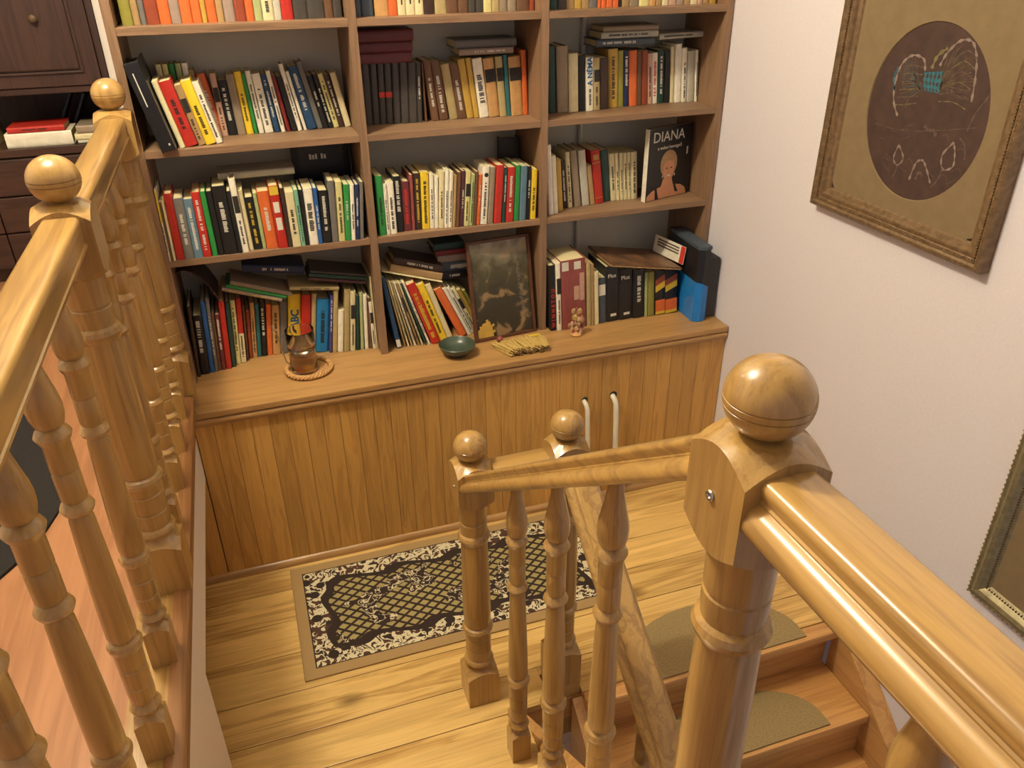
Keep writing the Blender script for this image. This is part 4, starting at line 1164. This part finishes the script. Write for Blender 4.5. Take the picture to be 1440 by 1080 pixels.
# ------------------------------------------------------------------ rug on the landing
RX0, RX1, RY0, RY1 = -0.449, 0.640, -0.752, -0.232
m, nt, b = new_mat('patterned_rug')
tc = N(nt, 'ShaderNodeTexCoord'); sp = N(nt, 'ShaderNodeSeparateXYZ'); nt.links.new(tc.outputs['Object'], sp.inputs[0])
hx, hy = (RX1 - RX0) / 2, (RY1 - RY0) / 2
ax_ = mathn(nt, 'ABSOLUTE', sp.outputs[0]); ay_ = mathn(nt, 'ABSOLUTE', sp.outputs[1])
dist = mathn(nt, 'MINIMUM', mathn(nt, 'SUBTRACT', hx, ax_), mathn(nt, 'SUBTRACT', hy, ay_))
no = N(nt, 'ShaderNodeTexNoise'); no.inputs['Scale'].default_value = 34; no.inputs['Detail'].default_value = 2; no.inputs['Distortion'].default_value = 1.2
nt.links.new(tc.outputs['Object'], no.inputs['Vector'])
no2 = N(nt, 'ShaderNodeTexNoise'); no2.inputs['Scale'].default_value = 8; no2.inputs['Detail'].default_value = 1; nt.links.new(tc.outputs['Object'], no2.inputs['Vector'])
vo = N(nt, 'ShaderNodeTexVoronoi'); vo.inputs['Scale'].default_value = 15; nt.links.new(tc.outputs['Object'], vo.inputs['Vector'])
DK, CR, OL, TN, BR = rgb('#2e201a'), rgb('#cfc4a0'), rgb('#9c8e5a'), rgb('#a08355'), rgb('#4a3124')
flor = ramp(nt, no.outputs[0], [(0.40, BR), (0.455, BR), (0.47, CR), (0.60, CR), (0.62, DK)])
flor = mixc(nt, mathn(nt, 'LESS_THAN', vo.outputs['Distance'], 0.26), flor, DK)
p_ = 0.050
def lat(s1):
    t = mathn(nt, 'ADD', mathn(nt, 'MULTIPLY', sp.outputs[0], 1.0 / p_), mathn(nt, 'MULTIPLY', sp.outputs[1], s1 * 1.35 / p_))
    return mathn(nt, 'LESS_THAN', mathn(nt, 'ABSOLUTE', mathn(nt, 'SUBTRACT', mathn(nt, 'FRACT', t), 0.5)), 0.15)
lines = mathn(nt, 'MAXIMUM', lat(1.0), lat(-1.0))
field = mixc(nt, lines, OL, DK)
med = mathn(nt, 'GREATER_THAN', no2.outputs[0], 0.555)
field = mixc(nt, med, field, ramp(nt, no.outputs[0], [(0.44, DK), (0.50, BR), (0.52, CR), (0.56, CR), (0.58, DK)]))
wav = mathn(nt, 'MULTIPLY', mathn(nt, 'SINE', mathn(nt, 'MULTIPLY', mathn(nt, 'ADD', sp.outputs[0], mathn(nt, 'MULTIPLY', sp.outputs[1], 1.3)), 30.0)), 0.013)
d2 = mathn(nt, 'ADD', dist, wav)
c = mixc(nt, mathn(nt, 'GREATER_THAN', d2, 0.100), flor, DK)
c = mixc(nt, mathn(nt, 'GREATER_THAN', d2, 0.125), c, field)
c = mixc(nt, mathn(nt, 'LESS_THAN', dist, 0.042), c, DK)
c = mixc(nt, mathn(nt, 'LESS_THAN', dist, 0.038), c, TN)
nt.links.new(c, b.inputs['Base Color']); b.inputs['Roughness'].default_value = 0.95
rug = box('rug', -hx, hx, -hy, hy, 0, 0.007, m, None, 0.003)
rug.location = ((RX0 + RX1) / 2, (RY0 + RY1) / 2, ZL + 0.0004)
tag(rug, 'small rectangular rug with dark lattice pattern and plain tan border on the landing', 'rug')

# oval black rug on the upper floor
out = [(0.36 * math.cos(2 * math.pi * i / 48), 0.50 * math.sin(2 * math.pi * i / 48)) for i in range(48)]
tag(link('oval_rug', poly_prism('oval_rug', out, 0.008, lambda u, v, w: Vector((u, v, w))), 'black_rug', None, (-1.30, -0.55, ZF + 0.0004)), 'dark oval rug on the orange upper floor behind the balusters', 'rug')

# ------------------------------------------------------------------ pictures on the right wall
def mitred_frame(parent, y0, y1, z0, z1, prof, mat):
    """four mitred sides on the right wall; prof = (distance in from the outer edge, height off the wall)"""
    l = parent.location
    cs = [(y0, z0, 1, 1), (y1, z0, -1, 1), (y1, z1, -1, -1), (y0, z1, 1, -1)]
    for k in range(4):
        A, B = cs[k], cs[(k + 1) % 4]; v = []
        for c_ in (A, B):
            for d_, h_ in prof: v.append(Vector((XW - h_, c_[0] + c_[2] * d_, c_[1] + c_[3] * d_)) - l)
        n_ = len(prof)
        f_ = [(i, i + 1, n_ + i + 1, n_ + i) for i in range(n_ - 1)] + [tuple(range(n_)), tuple(range(2 * n_ - 1, n_ - 1, -1))]
        f_.append((0, n_, 2 * n_ - 1, n_ - 1))
        bm_ = bmesh.new(); m0_ = pydata('frame_side', v, f_); bm_.from_mesh(m0_); bpy.data.meshes.remove(m0_)
        link('frame_side', auto_smooth(bm_mesh('frame_side', bm_), 0.5), mat, parent)
def beading(parent, y0, y1, z0, z1, inset, h, pitch, size, mat):
    l = parent.location; bm_ = bmesh.new()
    a, b_, c_, d_ = y0 + inset, y1 - inset, z0 + inset, z1 - inset
    pts = []
    n_ = int((b_ - a) / pitch)
    for i in range(n_ + 1): pts += [((a + (b_ - a) * i / n_), c_), ((a + (b_ - a) * i / n_), d_)]
    n_ = int((d_ - c_) / pitch)
    for i in range(1, n_): pts += [(a, c_ + (d_ - c_) * i / n_), (b_, c_ + (d_ - c_) * i / n_)]
    for y_, z_ in pts:
        bmesh.ops.create_cube(bm_, size=size, matrix=Matrix.Translation(Vector((XW - h, y_, z_)) - l) @ Matrix.Rotation(0.78, 4, 'X'))
    tag(link('beading', bm_mesh('beading', bm_), mat, parent), kind='stuff')
PY0, PY1, PZ0, PZ1 = -1.212, -0.575, 0.578, 1.235
pc = empty('framed_drawing', (XW, (PY0 + PY1) / 2, PZ0))
tag(pc, 'large gilt-framed chalk drawing in an oval mount on the plastered wall', 'picture')
mitred_frame(pc, PY0, PY1, PZ0, PZ1, [(0, 0), (0, 0.030), (0.006, 0.036), (0.014, 0.037), (0.018, 0.032), (0.030, 0.026), (0.036, 0.028), (0.042, 0.027), (0.046, 0.020), (0.056, 0.017), (0.060, 0.012), (0.060, 0)], 'old_gilt')
beading(pc, PY0, PY1, PZ0, PZ1, 0.024, 0.0300, 0.0075, 0.0058, 'old_gilt')
beading(pc, PY0, PY1, PZ0, PZ1, 0.011, 0.0355, 0.010, 0.0050, 'old_gilt')
OC, OZ, OA, OB = -0.912, 0.893, 0.196, 0.214
# mount board with a real oval opening, bevelled edge
n = 64; v = []; f = []
iy0, iy1, iz0, iz1 = PY0 + 0.056, PY1 - 0.056, PZ0 + 0.056, PZ1 - 0.056
for i in range(n):
    a = 2 * math.pi * i / n; c_, s_ = math.cos(a), math.sin(a)
    t = min((iy1 - OC) / c_ if c_ > 1e-6 else 1e9, (iy0 - OC) / c_ if c_ < -1e-6 else 1e9, (iz1 - OZ) / s_ if s_ > 1e-6 else 1e9, (iz0 - OZ) / s_ if s_ < -1e-6 else 1e9)
    for x_, y_, z_ in ((XW - 0.0125, OC + t * c_, OZ + t * s_), (XW - 0.0125, OC + OA * c_, OZ + OB * s_), (XW - 0.0095, OC + (OA - 0.002) * c_, OZ + (OB - 0.002) * s_)):
        v.append(Vector((x_, y_, z_)) - pc.location)
for i in range(n):
    j = (i + 1) % n
    for k in (0, 1): f.append((i * 3 + k, i * 3 + k + 1, j * 3 + k + 1, j * 3 + k))
link('oval_mount', pydata('oval_mount', v, f), 'mount_board', pc)
bm = bmesh.new(); box_bm(bm, -0.0093, -0.004, iy0 - pc.location.y, iy1 - pc.location.y, 0.05, iz1 - PZ0); link('drawing_ground', bm_mesh('drawing_ground', bm), 'oval_ground', pc)
def stroke(name, pts, w, mat):
    P = [Vector((-0.0096, y - pc.location.y, z - pc.location.z)) for y, z in pts]
    # resample
    Q = []
    for i in range(len(P) - 1):
        for k in range(6):
            t = k / 6; p0, p1, p2, p3 = P[max(i - 1, 0)], P[i], P[i + 1], P[min(i + 2, len(P) - 1)]
            Q.append(0.5 * ((2 * p1) + (-p0 + p2) * t + (2 * p0 - 5 * p1 + 4 * p2 - p3) * t * t + (-p0 + 3 * p1 - 3 * p2 + p3) * t ** 3))
    Q.append(P[-1]); vv_, ff_ = [], []
    for i, q_ in enumerate(Q):
        d_ = (Q[min(i + 1, len(Q) - 1)] - Q[max(i - 1, 0)]).normalized(); s_ = Vector((0, -d_.z, d_.y)) * w * (0.6 + 0.4 * math.sin(i * 1.7))
        vv_ += [q_ + s_, q_ - s_]
    for i in range(len(Q) - 1): ff_.append((2 * i, 2 * i + 1, 2 * i + 3, 2 * i + 2))
    link(name, pydata(name, vv_, ff_), mat, pc)
stroke('chalk_stroke', [(-0.828, 0.875), (-0.803, 0.911), (-0.796, 0.962), (-0.807, 1.001), (-0.837, 1.023), (-0.874, 1.018), (-0.886, 0.992)], 0.0042, 'chalk_white')
stroke('chalk_stroke', [(-0.928, 1.009), (-0.942, 1.04), (-0.972, 1.069), (-1.007, 1.07), (-1.029, 1.038), (-1.04, 0.994), (-1.046, 0.943)], 0.0042, 'chalk_white')
rs = random.Random(21)
for k in range(26):
    t = k / 25
    a0 = math.radians(100 + 150 * t); rr = rs.uniform(0.75, 1.0)
    stroke('chalk_stroke', [(-0.872 - 0.070 * math.cos(a0) * rr, 0.945 + 0.080 * math.sin(a0 - 0.6) * rr), (-0.868 - 0.040 * math.cos(a0), 0.950 + 0.045 * math.sin(a0 - 0.5)), (-0.880 - 0.012 * t, 0.945 + 0.02 * rs.random())], 0.0008, ('chalk_grey', 'chalk_olive', 'chalk_grey', 'chalk_teal')[k % 4])
    b0 = math.radians(-40 + 150 * t)
    stroke('chalk_stroke', [(-0.975 - 0.068 * math.cos(b0) * rr, 0.985 + 0.078 * math.sin(b0) * rr), (-0.962 - 0.038 * math.cos(b0 + 0.2), 0.970 + 0.045 * math.sin(b0 + 0.2)), (-0.945, 0.945 + 0.03 * rs.random())], 0.0008, ('chalk_grey', 'chalk_olive', 'chalk_grey')[k % 3])
for k in range(16):
    y_ = rs.uniform(-1.06, -0.77); z_ = rs.uniform(0.74, 0.86)
    stroke('chalk_stroke', [(y_, z_), (y_ - rs.uniform(0.005, 0.02), z_ + rs.uniform(-0.012, 0.012)), (y_ - rs.uniform(0.02, 0.035), z_ + rs.uniform(-0.015, 0.015))], 0.0011, 'chalk_grey')
for k in range(6):
    t = k / 5
    stroke('chalk_stroke', [(-0.812 - 0.01 * t, 0.90 + 0.095 * t), (-0.840, 0.905 + 0.095 * t), (-0.880, 0.915 + 0.085 * t)], 0.0016, 'chalk_grey' if k % 2 else 'chalk_olive')
    stroke('chalk_stroke', [(-1.035, 0.925 + 0.11 * t), (-0.995, 0.935 + 0.115 * t), (-0.950, 0.930 + 0.08 * t)], 0.0016, 'chalk_grey' if k % 2 else 'chalk_olive')
for k in range(5):
    stroke('chalk_stroke', [(-0.890 - 0.0125 * k, 0.990 + 0.002 * k), (-0.893 - 0.0115 * k, 0.968), (-0.902 - 0.010 * k, 0.948)], 0.0062, 'chalk_teal')
stroke('chalk_stroke', [(-0.905, 1.00), (-0.915, 1.03), (-0.940, 1.05)], 0.006, 'chalk_olive')
stroke('chalk_stroke', [(-0.800, 0.935), (-0.788, 0.965), (-0.795, 0.99)], 0.004, 'chalk_teal')
stroke('chalk_stroke', [(-0.855, 0.807), (-0.846, 0.771), (-0.865, 0.756), (-0.879, 0.778), (-0.856, 0.806)], 0.0030, 'chalk_white')
stroke('chalk_stroke', [(-1.026, 0.848), (-1.001, 0.812), (-1.012, 0.780), (-1.040, 0.792), (-1.036, 0.825), (-1.026, 0.846)], 0.0034, 'chalk_white')
stroke('chalk_stroke', [(-0.915, 0.730), (-0.925, 0.775), (-0.944, 0.786), (-0.962, 0.770), (-0.985, 0.738)], 0.0036, 'chalk_white')
stroke('chalk_stroke', [(-0.935, 0.735), (-0.940, 0.755), (-0.955, 0.750)], 0.0050, 'chalk_grey')
stroke('chalk_stroke', [(-1.012, 0.782), (-1.005, 0.752), (-0.990, 0.730)], 0.0028, 'chalk_grey')
stroke('chalk_stroke', [(-0.866, 0.757), (-0.862, 0.735), (-0.855, 0.722)], 0.0026, 'chalk_grey')
stroke('chalk_stroke', [(-0.925, 0.868), (-0.940, 0.860), (-0.955, 0.862), (-0.968, 0.850)], 0.0060, 'chalk_grey')
stroke('chalk_stroke', [(-0.755, 0.843), (-0.83, 0.842), (-0.91, 0.852), (-1.0, 0.872), (-1.08, 0.892)], 0.0012, 'chalk_grey')
stroke('chalk_stroke', [(-1.055, 0.88), (-1.065, 0.92), (-1.085, 0.955), (-1.098, 0.985)], 0.0024, 'chalk_grey')
stroke('chalk_stroke', [(-1.040, 0.86), (-1.060, 0.845), (-1.068, 0.815)], 0.0030, 'chalk_grey')

QY0, QY1, QZ0, QZ1 = -2.02, -1.437, -0.225, 0.52
p2 = empty('framed_picture', (XW, (QY0 + QY1) / 2, QZ0))
tag(p2, 'silver-gilt framed picture hanging low on the plastered wall above the lower stairs', 'picture')
mitred_frame(p2, QY0, QY1, QZ0, QZ1, [(0, 0), (0, 0.018), (0.004, 0.022), (0.010, 0.020), (0.016, 0.026), (0.026, 0.034), (0.036, 0.030), (0.044, 0.018), (0.050, 0.014), (0.054, 0.010), (0.054, 0)], 'silver_gilt')
beading(p2, QY0, QY1, QZ0, QZ1, 0.004, 0.0205, 0.014, 0.0055, 'silver_gilt')
beading(p2, QY0, QY1, QZ0, QZ1, 0.046, 0.0160, 0.008, 0.0045, 'old_gilt_dark')
bm = bmesh.new(); box_bm(bm, -0.0105, -0.004, QY0 + 0.05 - p2.location.y, QY1 - 0.05 - p2.location.y, 0.05, QZ1 - QZ0 - 0.05); link('picture_panel', bm_mesh('picture_panel', bm), 'mount_board', p2)

# ------------------------------------------------------------------ dark wall unit in the upper room
YC = 1.10
wu = empty('wall_unit', (-1.45, YC + 0.25, ZF))
tag(wu, 'dark brown wall unit with panelled doors, open niche and drawers in the upper room', 'cabinet')
WX0, WX1 = -2.35, -0.815
cbox('side_panel', WX1 - 0.022, WX1, YC + 0.02, YC + 0.50, ZF + 0.001, 2.05, 'dark_wood_Z', wu)
cbox('side_panel', WX0, WX0 + 0.022, YC + 0.02, YC + 0.50, ZF + 0.001, 2.05, 'dark_wood_Z', wu)
cbox('back_panel', WX0 + 0.022, WX1 - 0.022, YC + 0.46, YC + 0.48, ZF + 0.01, 2.04, 'dark_wood_Z', wu)
cbox('top_board', WX0 - 0.01, WX1 + 0.01, YC, YC + 0.50, 2.05, 2.08, 'dark_wood_X', wu)
cbox('niche_shelf', WX0 + 0.022, WX1 - 0.022, YC + 0.01, YC + 0.46, 0.552, 0.584, 'dark_wood_X', wu, 0.003)
cbox('niche_top', WX0 + 0.022, WX1 - 0.022, YC + 0.01, YC + 0.46, 0.782, 0.806, 'dark_wood_X', wu, 0.003)
cbox('plinth', WX0 + 0.03, WX1 - 0.03, YC + 0.05, YC + 0.40, ZF + 0.0005, 0.10, 'dark_wood_X', wu)
dw = (WX1 - WX0 - 0.044) / 3
for k in range(3):
    a = WX1 - 0.022 - dw * (k + 1) + 0.002; b_ = WX1 - 0.022 - dw * k - 0.002
    cbox('door', a, b_, YC + 0.002, YC + 0.022, 0.808, 2.04, 'dark_wood_Z', wu, 0.003)
    cbox('door_panel', a + 0.065, b_ - 0.065, YC - 0.008, YC + 0.004, 0.868, 1.975, 'dark_wood_Z', wu, 0.006)
    cbox('door_moulding', a + 0.052, a + 0.060, YC - 0.006, YC + 0.004, 0.855, 1.988, 'dark_wood_Z', wu, 0.002)
    cbox('door_moulding', b_ - 0.060, b_ - 0.052, YC - 0.006, YC + 0.004, 0.855, 1.988, 'dark_wood_Z', wu, 0.002)
    cbox('door_moulding', a + 0.060, b_ - 0.060, YC - 0.006, YC + 0.004, 0.855, 0.863, 'dark_wood_X', wu, 0.002)
    kn = auto_smooth(lathe_mesh('knob', [(0.0001, 0), (0.007, 0), (0.007, 0.008), (0.014, 0.014), (0.015, 0.020), (0.010, 0.026), (0.0001, 0.027)], 20), 0.9)
    link('knob', kn, 'old_gilt_dark', wu, Vector(((a + b_) / 2 + 0.07, YC - 0.008, 1.05)) - wu.location, (math.pi / 2, 0, 0))
    for j in range(3):
        z0 = 0.108 + j * 0.148
        cbox('drawer', a, b_, YC + 0.002, YC + 0.022, z0, z0 + 0.143, 'dark_wood_X', wu, 0.005)
for k, (x0, x1, z, th, c_, lab) in enumerate(((-1.240, -1.000, 0.5845, 0.054, 'white', 'thick white book lying in the niche of the dark wall unit'),
                                            (-1.225, -1.020, 0.6395, 0.022, 'red', 'red book lying on the thick white book in the wall unit niche'),
                                            (-0.985, -0.880, 0.5845, 0.012, 'lightgrey', 'thin light grey book at the bottom of the small niche stack'),
                                            (-0.992, -0.880, 0.5975, 0.024, 'cream', 'cream book in the middle of the small niche stack'),
                                            (-0.980, -0.880, 0.6225, 0.030, 'taupe', 'taupe book on top of the small niche stack'))):
    lying(x0, x1, YC + 0.03, z, th, 0.16, 0, c_, lab, 't' if k == 1 else 'p', 'books in the wall unit niche')
standing(-1.315, YC + 0.10, 0.5845, 0.030, 0.15, 0.185, 0, 'khaki', 'khaki book standing at the end of the wall unit niche', group='books in the wall unit niche')
for k, x in enumerate((-1.10, -1.045)):
    standing(x, YC + 0.30, 0.5895, 0.012, 0.12, 0.19 - 0.02 * k, -28, 'slate', ('taller', 'shorter')[k] + ' slate book leaning at the back of the wall unit niche', group='leaning books at the back of the wall unit niche')
